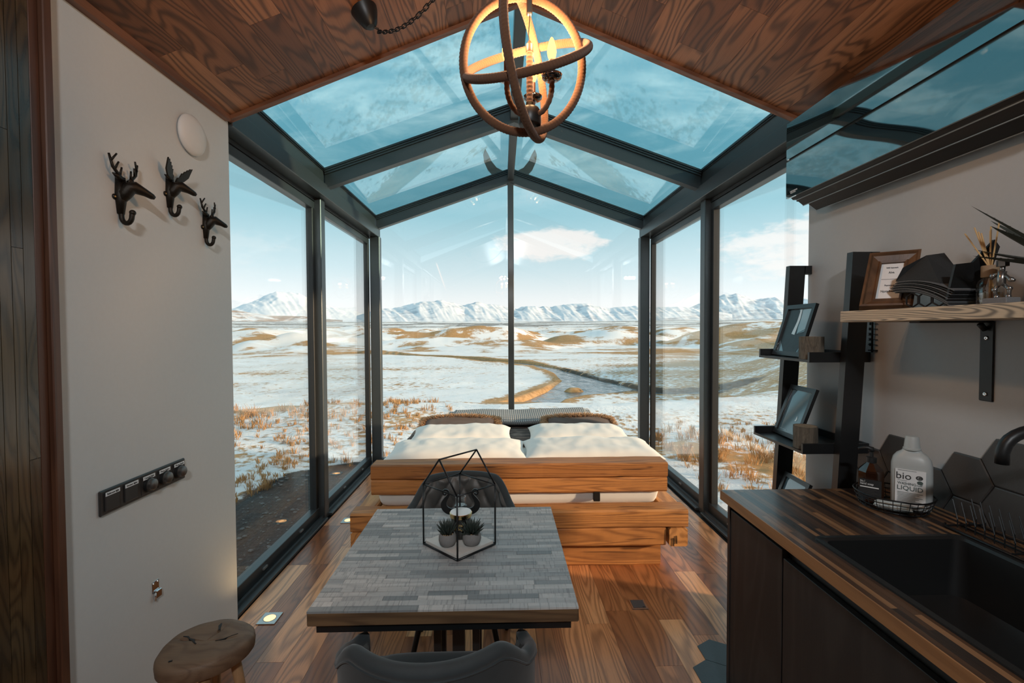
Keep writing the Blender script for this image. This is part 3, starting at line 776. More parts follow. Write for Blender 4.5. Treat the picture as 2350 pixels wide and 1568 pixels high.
bed = thing('bed_frame', 'chunky larch beam bed frame standing below the gable glass', 'bed', bo)
beam_mesh(-.965, 1.205, 2.90, 3.045, .295, .413, bo, 1.).obj('foot_beam', M['beam'], bed)
beam_mesh(-.85, 1.065, 2.915, 3.05, .172, .293, bo, 2.).obj('lower_beam', M['beam'], bed)
for k, (xa, xb) in enumerate(((-.965, -.845), (1.082, 1.205))):
    beam_mesh(xa, xb, 2.905, 5.15, .170, .292, bo, 3.+k, 1).obj('side_rail', M['beam_y'], bed)
    beam_mesh(xa, xb, 3.05, 5.15, .296, .40, bo, 7.+k, 1).obj('side_rail', M['beam_y'], bed)
beam_mesh(-.84, 1.06, 3.0, 3.12, 0, .170, bo, 5.).obj('plinth_beam', M['beam'], bed)
beam_mesh(-.84, 1.06, 4.85, 4.97, 0, .170, bo, 6.).obj('plinth_beam', M['beam'], bed)
MB(bo).box(-.83, 1.07, 3.06, 5.12, .335, .368).obj('slat_base', M['beam_y'], bed)
beam_mesh(-.873, 1.123, 3.052, 3.213, .475, .5755, bo, 9.).obj('headboard_beam', M['beam'], bed)
beam_mesh(-.875, 1.125, 3.05, 3.215, .5765, .678, bo, 11.).obj('headboard_beam', M['beam'], bed)
for x in (.645, -.40):
    MB(bo).box(x-.022, x+.022, 3.060, 3.092, .4125, .50, c=.003).obj('headboard_bracket', M['blackmetal'], bed)
for x, z, s in ((1.11, .215, .03), (1.13, .23, .02)):   # drying cracks in the end grain
    MB(bo).prism([(x, z-.04), (x+.003, z-.04), (x+.002, z+.005), (x+.001, z+.012)], 1, 2.8985, 2.9055).obj('crack', M['gasket'], bed)

def nz(x, y, z): return mnoise.noise(Vector((x, y, z)))
def soft_slab(x0, x1, y0, y1, z0, z1, o, r=.05, wr=.006, seed=1., nu=48, nv=40):
    """a soft block: superellipsoid-like cushion top and bottom with creases"""
    mb = MB(o)
    def prof(t): return (max(0, 1-abs(2*t-1)**70))**.5
    for top in (1, 0):
        def f(u, v):
            u = .5-.5*math.cos(PI*u); v = .5-.5*math.cos(PI*v)
            x = x0+(x1-x0)*u; y = y0+(y1-y0)*v; e = prof(u)*prof(v); zm = (z0+z1)/2
            h = (z1-z0)/2*e; z = zm+h if top else zm-h
            w = wr*(nz(x*5, y*5, seed)+.6*nz(x*14, y*9, seed+4))*e
            return (x+.4*w, y+.4*w, z+(w if top else w*.3))
        mb.grid(f, nu, nv, flip=not top)
    return mb
mo = (.12, 4.2, .369)
tag(soft_slab(-.835, 1.075, 3.097, 5.10, .369, .572, mo, seed=2.).obj('mattress', M['linen'], smooth=True), 'white cotton covered mattress lying on the beam bed frame', 'mattress')

def pillow(name, label, c, w, h, t, tilt, yaw, seed, mt, group=None, flange=.03, wr=.010):
    """pillow built in its own plane (w along x, h along local y), tilted up about x"""
    Mx = Matrix.Rotation(yaw, 4, 'Z')@Matrix.Rotation(tilt, 4, 'X'); c = Vector(c); mb = MB(c); n1, n2 = 52, 36
    for top in (1, -1):
        def f(u, v):
            a, b2 = -math.cos(PI*u), -math.cos(PI*v)
            e = max(0, (1-abs(a)**5))**.6*max(0, (1-abs(b2)**4.5))**.6
            pin = 1-.05*(1-abs(b2)**2)*abs(a)**3
            x = a*w/2*pin*(1-.03*(1-abs(a))); y = b2*h/2*(1-.07*(1-a*a)*abs(b2)**3)
            q = wr*(nz(x*6+seed, y*6, seed)+.7*nz(x*15, y*11+seed, seed*3))+wr*.9*max(0, nz(a*3+seed*5, b2*4, seed))*(1-e)
            z = top*t/2*e*(1+.12*nz(x*3, y*4, seed+9))+q*(.35+.65*e)*(1 if top > 0 else .6)
            z += .006*math.sin(a*7+seed)*(1-e)
            return c+Mx@Vector((x, y, z))
        mb.grid(f, n1, n2, flip=top < 0)
    o = mb.obj(name, mt, smooth=True); tag(o, label, 'pillow', group); return o, Mx, c
PG = 'white bed pillows'
pillow('pillow', 'large white front pillow at the left above the headboard', (-.335, 3.475, .650), 1.05, .50, .145, .03, .012, 1., M['linen'], PG)
pillow('pillow', 'large white front pillow at the right above the headboard', (.672, 3.475, .650), 1.02, .50, .145, .03, -.008, 2.3, M['linen'], PG)
pillow('pillow', 'smaller white back pillow on the left, its right corner raised', (-.34, 3.935, .674), .86, .40, .13, .10, .03, 3.7, M['linen'], PG)
pillow('pillow', 'smaller white back pillow on the right beside the brown bedspread', (.66, 3.935, .672), .86, .40, .13, .10, -.04, 5.1, M['linen'], PG)

# bedspread and knitted throw
mt, t, b = mat_base('woven bedspread')
P_ = t.add('ShaderNodeNewGeometry').outputs['Position']
w1 = t.noise(t.vmath('MULTIPLY', P_, (5., 22., 5.)), 1., 3., .6)
t.put(b.inputs['Base Color'], t.ramp(w1, [(.38, (.035, .026, .024)), (.5, (.10, .065, .05)), (.6, (.28, .20, .16)), (.68, (.06, .045, .04))])); b.inputs['Roughness'].default_value = .9
M['spread'] = mt
def drape(x0, x1, y0, y1, ztop, drop, o, seed, nu=60, nv=50, wr=.012, far=True):
    mb = MB(o); W2 = (x1-x0)+2*drop; L2 = (y1-y0)+(drop if far else 0)
    def f(u, v, dz=0.):
        s = u*W2; q = v*L2; z = ztop
        if s < drop: x = x0-.018-.03*(1-s/drop)*abs(nz(q*4, seed, 1)); z -= (drop-s)
        elif s > W2-drop: x = x1+.018+.03*abs(nz(q*4, seed, 3)); z -= s-(W2-drop)
        else: x = x0+s-drop
        if q > y1-y0: y = y1+.018; z -= q-(y1-y0)
        else: y = y0+q
        z += wr*(nz(x*4, y*4, seed)+.5*nz(x*11, y*11, seed+2))
        return (x, y, z+dz)
    mb.grid(lambda u, v: f(u, v), nu, nv); mb.grid(lambda u, v: f(u, v, -.008), nu, nv, flip=True); return mb
tag(drape(-.84, 1.08, 3.88, 5.11, .605, .13, (.12, 4.5, .63), 3.).obj('bedspread', M['spread'], smooth=True), 'brown patterned woven bedspread under the fur cushions', 'bedspread')
mt, t, b = mat_base('grey chunky knit')
P_ = t.add('ShaderNodeNewGeometry').outputs['Position']
X_, Y_, Z_ = t.sep(P_)
k1 = t.math('ABSOLUTE', t.math('SINE', t.math('MULTIPLY', X_, 150.)))
k2 = t.math('ABSOLUTE', t.math('SINE', t.math('ADD', t.math('MULTIPLY', Y_, 110.), t.math('MULTIPLY', k1, 1.4))))
kk = t.math('MULTIPLY', k1, k2)
t.put(b.inputs['Base Color'], t.ramp(kk, [(0, (.14, .145, .15)), (.5, (.40, .40, .395)), (1, (.55, .54, .53))])); b.inputs['Roughness'].default_value = .95
bn = t.add('ShaderNodeBump'); bn.inputs['Strength'].default_value = .9; bn.inputs['Distance'].default_value = .01
t.put(bn.inputs['Height'], kk); t.put(b.inputs['Normal'], bn.outputs[0]); M['knit'] = mt
def throw_mesh():
    mb = MB((.15, 4.8, .66))
    def f(u, v, dz=0.):
        x = -.56+1.50*u; y = 4.50+.60*v
        z = .655+.075*max(0., math.sin(v*PI*1.05))**.7 + .012*math.sin(v*9+u*2)+.012*nz(x*3, y*3, 5.)
        if u < .03 or u > .97: z -= .02
        return (x, y, z+dz)
    mb.grid(lambda u, v: f(u, v), 70, 36); mb.grid(lambda u, v: f(u, v, -.025), 70, 36, flip=True)
    n = 70; m_ = 36; B = n*m_
    for i in range(n-1): mb.f += [(i, B+i, B+i+1, i+1), ((m_-1)*n+i, (m_-1)*n+i+1, B+(m_-1)*n+i+1, B+(m_-1)*n+i)]
    for j in range(m_-1): mb.f += [(j*n, (j+1)*n, B+(j+1)*n, B+j*n), (j*n+n-1, B+j*n+n-1, B+(j+1)*n+n-1, (j+1)*n+n-1)]
    return mb
tag(throw_mesh().obj('knitted_throw', M['knit'], smooth=True), 'light grey chunky knitted throw folded across the foot of the bed', 'throw')

# fur-edged cushions
mt, t, b = mat_base('brown fur')
a_ = t.add('ShaderNodeAttribute'); a_.attribute_name = 'tip'
t.put(b.inputs['Base Color'], t.ramp(a_.outputs['Fac'], [(0, (.07, .032, .014)), (.4, (.20, .09, .036)), (.7, (.48, .26, .12)), (1, (.78, .58, .38))])); b.inputs['Roughness'].default_value = .8
M['fur'] = mt
for c, w, yaw, seed, lab in (((-.39, 4.30, .676), .72, .02, 2., 'fur-edged brown suede cushion on the left of the bed'), ((.735, 4.30, .674), .66, -.03, 6., 'fur-edged brown suede cushion on the right of the bed')):
    ro = thing('fur_cushion', lab, 'cushion', c, 0, 'fur-edged cushions')
    p, Mx, cc = pillow('cover', '', c, w, .28, .12, .26, yaw, seed, M['suede'], wr=.006)
    for k in ('label', 'category', 'group'):
        if k in p: del p[k]
    p.parent = ro; p.location = (0, 0, 0)
    vs, fs, tp = [], [], []
    for k in range(9000):
        q = random.random()
        if q < .62: a, b2 = random.uniform(-1, 1), random.uniform(.62, 1.02)
        elif q < .85: a, b2 = random.choice((-1, 1))*random.uniform(.86, 1.02), random.uniform(-.9, 1)
        else: a, b2 = random.uniform(-1, 1), random.uniform(.3, .7)
        e = max(0, (1-abs(a)**2.6))**.55*max(0, (1-abs(b2)**2.6))**.55 if abs(a) < 1 and abs(b2) < 1 else 0
        sgn = 1 if random.random() < .72 else -1
        if q >= .85 : sgn = 1
        p0 = Vector((a*w/2, b2*.14, sgn*.06*e))
        dr_ = Vector((a*.9+random.uniform(-.4, .4), max(.1, b2)*.9+random.uniform(-.3, .4), sgn*.5*random.random()+.25)).normalized()
        L = random.uniform(.025, .06); cl = nz(a*9, b2*6, seed)
        dr_ = (dr_+Vector((cl*.6, nz(a*7, 5, seed)*.4, -.15))).normalized()
        s = dr_.cross(Vector((random.uniform(-1, 1), random.uniform(-1, 1), 1))).normalized()*.0019
        p1 = p0+dr_*L*.55; p2 = p0+dr_*L+Vector((0, 0, -.008)); i = len(vs)
        vs += [tuple(Mx@x_) for x_ in (p0-s, p0+s, p1+s*.8, p1-s*.8, p2)]
        h0 = random.random()*.25+.25*max(0, cl)
        fs += [(i, i+1, i+2, i+3), (i+3, i+2, i+4)]; tp += [h0, h0, .45+h0*.8, .45+h0*.8, .75+.5*random.random()*.8]
    me = bpy.data.meshes.new('fur'); me.from_pydata(vs, [], fs); at = me.attributes.new('tip', 'FLOAT', 'POINT'); at.data.foreach_set('value', tp)
    me.materials.append(M['fur']); o = bpy.data.objects.new('fur', me); COL.objects.link(o); o.parent = ro; o['kind'] = 'stuff'

# ================================================================== DINING TABLE
TZ = .76
to = (-.166, 1.72, 0)
TX0, TX1, TY0, TY1 = -.571, .226, 1.326, 2.093
tab = thing('dining_table', 'square dining table topped with weathered grey wooden strips', 'table', to)
top = MB(to).box(TX0, TX1, TY0, TY1, TZ-.045, TZ-.0035, c=.003).obj('table_top', M['edge'], tab)
nrow = 31; rh = (TY1-TY0)/nrow
for i in range(nrow):
    y = TY0+rh*(i+.5); x = TX0-random.random()*.12
    while x < TX1-.001:
        L = random.uniform(.09, .24); x1 = min(x+L, TX1)
        if TX1-x1 < .04: x1 = TX1
        xs = max(x, TX0)
        if x1-xs > .004:
            piece('wood_strip', M['strip'], ((xs+x1)/2-to[0], y-to[1], TZ-.003+random.uniform(-.0008, .0006)), (x1-xs-.0008, rh-.0008, .006), top)
        x = x1
ap = MB(to)
for a in ((TX0+.02, TX1-.02, TY0+.02, TY0+.05), (TX0+.02, TX1-.02, TY1-.05, TY1-.02), (TX0+.02, TX0+.05, TY0+.05, TY1-.05), (TX1-.05, TX1-.02, TY0+.05, TY1-.05)):
    MB(to).box(*a, TZ-.075, TZ-.045).obj('apron', M['blackmetal'], tab)
cx, cy = to[0], to[1]
MB(to).box(cx-.022, cx+.022, cy-.022, cy+.022, .02, TZ-.05).obj('column', M['blackmetal'], tab)
for ddx in (-.07, .07):
    for ddy in (-.07, .07):
        MB(to).box(cx+ddx-.013, cx+ddx+.013, cy+ddy-.013, cy+ddy+.013, .02, TZ-.05).obj('post', M['blackmetal'], tab)
MB(to).box(cx-.26, cx+.26, cy-.26, cy+.26, 0, .02, c=.004).obj('base_plate', M['blackmetal'], tab)

# ================================================================== CHAIRS (bucket chairs, quilted inside)
def make_chair(label):
    ch = thing('dining_chair', label, 'chair', group='quilted bucket chairs')
    def plan(th, z):
        w, dpt = .262, .235
        lean = .16*max(0, z-.45)
        x = w*math.sin(th)*(1+.04*(z-.6)); y = -dpt*math.cos(th)*(1 if abs(th) < PI/2 else 1.)-lean*max(0, math.cos(th))
        if abs(th) > PI/2: y = dpt*.9*(abs(th)-PI/2)
        return Vector((x, y, z))
    def ztop(th):
        a = abs(th); return .800-.085*float(sst(np.array(a), .66, 1.15))-.085*float(sst(np.array(a), .9, 1.9))
    TH = 1.95; z0 = .43
    def inner(u, v):
        th = (2*u-1)*TH; z = z0+(ztop(th)-z0)*v; p = plan(th, z); n_ = Vector((-math.sin(th), math.cos(th), 0)) if abs(th) < PI/2 else Vector((-math.copysign(1, th), 0, 0))
        s = th*.25/.105; q = (z-.43)/.150
        dm = (abs(math.sin(PI*(s+q)/1.))*abs(math.sin(PI*(s-q)/1.)))**.5
        edge = min(1, (1-v)/.06, (1-abs(2*u-1))/.05)
        return p+n_*(.014+.022*dm*edge)
    def outer(u, v):
        th = (2*u-1)*TH; z = z0+(ztop(th)-z0)*v; p = plan(th, z); n_ = Vector((-math.sin(th), math.cos(th), 0)) if abs(th) < PI/2 else Vector((-math.copysign(1, th), 0, 0))
        return p-n_*.016
    nu, nv = 130, 46
    MB().grid(inner, nu, nv, flip=True).obj('quilted_lining', M['velvet_q'], ch, smooth=True)
    sh = MB().grid(outer, nu, nv)
    i0 = len(sh.v)
    rim = []
    for v_, rng_ in ((1, [k/(nu-1) for k in range(nu)]),):
        for u in rng_:
            a, b2 = inner(u, v_), outer(u, v_); rim.append((a+b2)/2+Vector((0, 0, .0)))
    sh.obj('backrest_shell', M['velvet'], ch, smooth=True)
    edge = [(inner(0, v/20)+outer(0, v/20))/2 for v in range(0, 20)]+rim+[(inner(1, v/20)+outer(1, v/20))/2 for v in range(19, -1, -1)]
    MB().tube(edge, .0195, 10).obj('rolled_edge', M['velvet'], ch, smooth=True)
    piping = [p+Vector((0, 0, .0)) for p in [outer(k/(nu-1), .965)+(outer(k/(nu-1), .965)-inner(k/(nu-1), .965)).normalized()*.003 for k in range(nu)]]
    MB().tube(piping, .003, 6).obj('piping', M['velvet'], ch, smooth=True)
    st = MB()
    for top_ in (1, 0):
        def f(u, v):
            a, b2 = 2*u-1, 2*v-1; e = max(0, 1-abs(a)**4)**.5*max(0, 1-abs(b2)**4)**.5
            wd = .225+.012*b2
            return (a*wd, .02+b2*.225, (.455+.045*e) if top_ else (.455-.035*e))
        st.grid(f, 26, 26, flip=not top_)
    st.obj('seat', M['velvet'], ch, smooth=True)
    MB().box(-.14, .14, -.13, .15, .405, .43).obj('seat_frame', M['blackmetal'], ch)
    for sx in (-1, 1):
        for sy in (-1, 1):
            MB().tube([(sx*.13, .02+sy*.12, .425), (sx*.225, .02+sy*.225, 0)], [.015, .010], 10).obj('leg', M['blackmetal'], ch, smooth=True, angle=40)
    return ch
c1_ = make_chair('dark grey velvet bucket chair seen from behind in the foreground')
c1_.location = (-.184, 1.318, 0)
c2_ = copy_tree(c1_); c2_['label'] = 'dark quilted bucket chair facing the camera on the bed side of the table'
c2_.scale = (1, 1, 1); c2_.location = (-.202, 2.17, 0); c2_.rotation_euler = (0, 0, PI)

# ================================================================== ROPE CHANDELIER
LO = (.092, 1.5, 2.43)
lamp = thing('chandelier', 'rope-wrapped globe chandelier with three candle bulbs', 'lamp', LO)
def rope_ring(name, c, a, b, r=.0135, turns=120, arc=(0, 2*PI)):
    """torus whose tube has the lay of a twisted rope"""
    c, a, b = Vector(c), Vector(a), Vector(b); nrm = a.cross(b).normalized(); N, n = 360, 12; mb = MB(LO); vs = []
    for i in range(N):
        t_ = arc[0]+(arc[1]-arc[0])*i/N; p = c+a*math.cos(t_)+b*math.sin(t_); rad = (p-c).normalized()
        for k in range(n):
            f = 2*PI*k/n; q = r*(1+.17*abs(math.sin(t_*turns/2+f*1.0))-.10)
            vs.append(p+(rad*math.cos(f)+nrm*math.sin(f))*q)
    fs = [(i*n+k, i*n+(k+1) % n, ((i+1) % N)*n+(k+1) % n, ((i+1) % N)*n+k) for i in range(N) for k in range(n)]
    return mb.add(vs, fs).obj(name, M['rope'], lamp, smooth=True)
rope_ring('rope_hoop', (.078, 1.5, 2.435), (.193, .03, .0), (0.01, 0, .215))
rope_ring('rope_hoop', (.086, 1.5, 2.43), Vector((-.36, -.93, 0))*.20, (-.022, 0, .218))
rope_ring('rope_hoop', (.088, 1.5, 2.452), (.198, .0, .050), Vector((.0, -.76, -.60))*.20)
def rope_rod(pts, r, name, par=lamp, pitch=.013):
    P2 = [Vector(p) for p in pts]; out = []; L = 0
    for i in range(len(P2)-1):
        n = max(2, int((P2[i+1]-P2[i]).length/.003))
        out += [P2[i].lerp(P2[i+1], k/n) for k in range(n)]
    out.append(P2[-1]); rr = [r*(1+.08*math.sin(i*.003/pitch*2*PI)) for i in range(len(out))]
    return MB(LO).tube(out, rr, 12).obj(name, M['rope'], par, smooth=True)
cx, cy = .096, 1.5
rope_rod([(cx, cy, 2.31), (cx, cy, 2.475)], .0105, 'column')
MB(LO).lathe([(.0105, 2.475), (.012, 2.477), (.012, 2.50), (.006, 2.507), (.004, 2.512)], 16, (cx, cy, 0)).obj('column_cap', M['bulbbase'], lamp, smooth=True, angle=40)
MB(LO).lathe([(.0, 2.243), (.034, 2.243), (.036, 2.246), (.036, 2.285), (.030, 2.295), (.014, 2.300), (.012, 2.315), (0, 2.315)], 28, (cx, cy, 0)).obj('hub', M['blackmetal'], lamp, smooth=True, angle=35)
MB(LO).lathe([(0, 2.222), (.007, 2.224), (.009, 2.232), (.006, 2.243), (0, 2.243)], 12, (cx, cy, 0)).obj('finial', M['blackmetal'], lamp, smooth=True)
for k, (bx_, by_) in enumerate(((.022, 1.462), (.163, 1.455), (.112, 1.588))):
    dv = Vector((bx_-cx, by_-cy, 0)); dn = dv.normalized(); pts = []
    for j in range(13):
        q = j/12; ang = q*PI/2
        pts.append(Vector((cx, cy, 2.272))+dn*(.030+(dv.length-.030)*math.sin(ang))+Vector((0, 0, .075*(1-math.cos(ang)))))
    pts.append(Vector((bx_, by_, 2.365)))
    arm = rope_rod(pts, .0085, 'arm')
    MB(LO).lathe([(.008, 2.362), (.020, 2.363), (.030, 2.370), (.033, 2.378), (.031, 2.378), (.020, 2.371), (.008, 2.370)], 24, (bx_, by_, 0)).obj('drip_cup', M['gloss'], arm, smooth=True)
    MB(LO).lathe([(.0095, 2.37), (.0095, 2.425), (.0, 2.425)], 14, (bx_, by_, 0)).obj('candle_sleeve', M['bulbbase'], arm, smooth=True, angle=40)
    MB(LO).lathe([(.007, 2.425), (.0125, 2.437), (.0150, 2.450), (.0140, 2.465), (.0095, 2.482), (.004, 2.494), (0, 2.498)], 16, (bx_, by_, 0)).obj('bulb', M['bulb'], arm, smooth=True)
    ld = bpy.data.lights.new('bulb_light', 'POINT'); ld.energy = 4.8; ld.color = (1, .54, .25); ld.shadow_soft_size = .02
    lo_ = bpy.data.objects.new('bulb_light', ld); COL.objects.link(lo_); lo_.parent = lamp; lo_.location = Vector((bx_, by_, 2.515))-Vector(LO)
# hanging wire and hook above the column
MB(LO).tube([(cx, cy, 2.51), (cx-.003, cy, 2.53), (cx-.001, cy, 2.56), (cx+.002, cy, 2.60)], .0016, 6).obj('wire', M['wire'], lamp)
MB(LO).box(cx-.009, cx+.009, cy-.009, cy+.009, 2.595, 2.64, c=.003).obj('hook_block', M['blackmetal'], lamp)
def link_path(p, t_, side, L=.034, W=.016):
    t_ = Vector(t_).normalized(); s_ = Vector(side); s_ = (s_-t_*s_.dot(t_)).normalized(); out = []
    for k in range(16):
        a = 2*PI*k/16; e = Vector(p)+t_*(math.cos(a)*(W/2)+math.copysign((L-W)/2, math.cos(a)))+s_*math.sin(a)*W/2; out.append(e)
    return out
def chain(path, root, o):
    P2 = [Vector(p) for p in path]; d_ = [0]
    for i in range(1, len(P2)): d_.append(d_[-1]+(P2[i]-P2[i-1]).length)
    n = int(d_[-1]/.026)
    for k in range(n+1):
        s_ = min(k*.026, d_[-1]-1e-6); i = max(j for j in range(len(P2)-1) if d_[j] <= s_)
        t_ = P2[i+1]-P2[i]; p = P2[i]+t_*((s_-d_[i])/max(1e-9, t_.length))
        side = Vector((0, 1, .3)) if k % 2 else t_.cross(Vector((0, 1, .3)))
        MB(o).tube(link_path(p, t_, side), .0022, 6, closed=True).obj('chain_link', M['wire'], root, smooth=True)
chain([(cx, cy, 2.65), (cx, cy, zceil(cx)-.05)], lamp, LO)
# ceiling rose with rod and swagged chain
RO = (-.615, 2.13, zceil(-.615))
rose = thing('ceiling_rose', 'black ceiling rose with hanging rod and swagged chain', 'lamp mount', RO)
nm = Vector((-SLC, 0, 1)).normalized(); Mr = Vector((0, 0, 1)).rotation_difference(nm).to_matrix().to_4x4()
MB(RO).lathe([(0, -.085), (.020, -.083), (.034, -.070), (.055, -.020), (.060, 0), (0, 0)], 28, RO, Mr).obj('cup', M['blackmetal'], rose, smooth=True, angle=35)
hk = Vector((-.552, 2.15, 2.950))
MB(RO).tube([Vector(RO)-nm*.075, hk+Vector((-.004, 0, .012))], .0045, 8).obj('rod', M['blackmetal'], rose)
MB(RO).ball(hk, .008, 10, 8).obj('hook', M['blackmetal'], rose, smooth=True)
e_ = Vector((cx, cy+.02, zceil(cx)-.03)); pts = []
for k in range(25):
    q = k/24; p = hk.lerp(e_, q); p.z -= .80*q*(1-q); pts.append(p)
chain(pts, rose, RO)

# ================================================================== LEFT WALL
# moulded round vent
vo = (XL, 2.18, 2.487)
Mv = Matrix.Rotation(PI/2, 4, 'Y')
vt = thing('wall_vent', 'round white air vent high on the left wall', 'vent', vo)
MB(vo).lathe([(0, .040), (.045, .038), (.075, .030), (.090, .018), (.092, .010), (.086, .004), (.06, .003), (0, .003)], 40, vo, Mv).obj('cover', M['white'], vt, smooth=True)
MB(vo).lathe([(0, .004), (.070, .004), (.070, -.0), (0, -.0)], 32, vo, Mv).obj('duct_ring', M['gasket'], vt)
# hooks: local frame u = along wall (+y), v = up, w = out from the wall (+x)
def hook(label, c, s, moose, name):
    co = Vector((XL, c[0], c[1])); rt = thing(name, label, 'hook', co, 0, 'cast iron animal head hooks')
    def P(u, v, w): return co+Vector((w*s*.66, u*s, v*s))
    MB(co).tube([P(0, .045, .008), P(0, -.02, .010), P(0, -.085, .008)], [.014*s*1.2, .017*s*1.2, .010*s*1.2], 10).obj('back_plate', M['iron'], rt, smooth=True)
    # neck and head: head looks out from the wall and slightly along +y
    MB(co).tube([P(0, -.035, .010), P(.004, -.012, .028), P(.010, .010, .045), P(.022, .016, .062), P(.046, .004, .092), P(.060, -.006, .112), P(.066, -.010, .120)], [s*x for x in (.016, .022, .024, .022, .014, .011, .006)], 14).obj('head', M['iron'], rt, smooth=True)
    for sg in (-1, 1):
        MB(co).tube([P(sg*.016, .030, .040), P(sg*.030-.004, .040, .038), P(sg*.046-.006, .046, .034)], [s*x for x in (.006, .009, .002)], 8).obj('ear', M['iron'], rt, smooth=True)
        if moose:
            pl = [(.010, .022), (.030, .026), (.056, .036), (.078, .064), (.086, .118), (.076, .106), (.074, .114), (.063, .094), (.060, .103), (.050, .082), (.046, .090), (.038, .068), (.033, .076), (.026, .052), (.014, .046)]
            a = [P(sg*u*.88, v*.82+.014, .036+u*.1+(v-.03)*.4) for u, v in pl]; b_ = [q+Vector((.007*s, 0, 0)) for q in a]; n = len(a)
            f0 = tuple(range(n)); f1 = tuple(range(n, 2*n))
            mb = MB(co).add(a+b_, [f0[::-1], f1]+[(i, (i+1) % n, n+(i+1) % n, n+i) for i in range(n)])
            mb.obj('antler', M['iron'], rt)
        else:
            an = MB(co)
            an.tube([P(sg*.010, .032, .040), P(sg*.028, .046, .038), P(sg*.050, .068, .034), P(sg*.062, .110, .030)], [s*x for x in (.006, .0055, .005, .0035)], 8)
            an.tube([P(sg*.024, .044, .038), P(sg*.020, .075, .044)], [s*.0045, s*.003], 6)
            an.tube([P(sg*.044, .061, .036), P(sg*.034, .090, .046)], [s*.0045, s*.003], 6)
            an.tube([P(sg*.057, .086, .033), P(sg*.040, .116, .044)], [s*.0042, s*.003], 6)
            an.obj('antler', M['iron'], rt, smooth=True)
    pts = [P(0, -.050, .012)]+[P(0, -.092-.026*math.sin(a), .040-.028*math.cos(a)) for a in [k*PI/9 for k in range(10)]]+[P(0, -.080, .072)]
    MB(co).tube(pts, [s*.011]+[s*.0085]*(len(pts)-2)+[s*.009], 10).obj('hook', M['iron'], rt, smooth=True)
    MB(co).ball(pts[-1], s*.0105, 10, 8).obj('hook_tip', M['iron'], rt, smooth=True)
    for sg in (-1, 1):
        MB(co).lathe([(0, .004), (.005, .003), (.006, 0)], 10, P(sg*.020, -.028, .006), Mv).obj('screw', M['gold'], rt, smooth=True)
        MB(co).lathe([(0, .006), (.010, .005), (.011, 0)], 12, P(sg*.020, -.028, .001), Mv).obj('screw_lug', M['iron'], rt, smooth=True)
hook('stag head coat hook with branched antlers, leftmost on the wall', (1.775, 2.112), 1.05, False, 'stag_hook')
hook('moose head coat hook with broad toothed antlers, middle of the three', (2.035, 2.198), .98, True, 'moose_hook')
hook('smaller stag head coat hook nearest the window', (2.275, 2.108), .92, False, 'stag_hook')
# switch panel
so = (XL, 1.867, .962)
sw = thing('switch_panel', 'long graphite panel of two switches and three dimmer knobs on the left wall', 'switch', so)
MB(so).box(XL, XL+.010, 1.648, 2.088, .916, 1.008, c=.004).obj('plate', M['grey_switch'], sw)
labs = ['Bathroom light', 'Entrance lights', 'Central light', 'Floor Lights', 'Floor heat']
for k in range(5):
    yc = 1.695+.0865*k
    if k < 2:
        MB(so).box(XL+.010, XL+.016, yc-.031, yc+.031, .930, .990, c=.002).obj('rocker', M['switch_face'], sw)
    else:
        MB(so).box(XL+.010, XL+.012, yc-.034, yc+.034, .928, .996, c=.001).obj('dimmer_plate', M['switch_face'], sw)
        MB(so).lathe([(.027, 0), (.027, .010), (.023, .012), (.022, .022), (.018, .025), (0, .026)], 28, (XL+.012, yc+.002, .960), Mv).obj('knob', M['knob'], sw, smooth=True, angle=35)
        MB(so).lathe([(.0285, 0), (.0285, .011), (.022, .011)], 28, (XL+.012, yc+.002, .960), Mv).obj('knob_ring', M['gasket'], sw, smooth=True, angle=35)
    lb = MB(so).box(XL+.0162, XL+.0170, yc-.031, yc+.031, .985, .999).obj('label_strip', M['paper'], sw)
    text(labs[k], .010, M['ink'], lb, frameM(Vector((XL+.0172, yc, .992))-Vector(so), (0, 1, 0), (0, 0, 1)), width=.050)
# chrome latch
lo2 = (XL, 1.909, .509)
lt = thing('door_latch', 'small chrome latch plate screwed low on the left wall', 'latch', lo2)
MB(lo2).box(XL, XL+.003, 1.888, 1.925, .498, .545, c=.001).obj('plate', M['chrome'], lt)
MB(lo2).box(XL+.003, XL+.012, 1.897, 1.930, .472, .505, c=.003).obj('flap', M['chrome'], lt)
MB(lo2).tube([(XL+.010, 1.893, .50), (XL+.010, 1.893, .468)], .004, 8).obj('pin', M['chrome'], lt, smooth=True)
for yy, zz in ((1.895, .537), (1.918, .537)): MB(lo2).lathe([(0, .003), (.004, .002), (.005, 0)], 10, (XL+.003, yy, zz), Mv).obj('screw', M['steel'], lt)

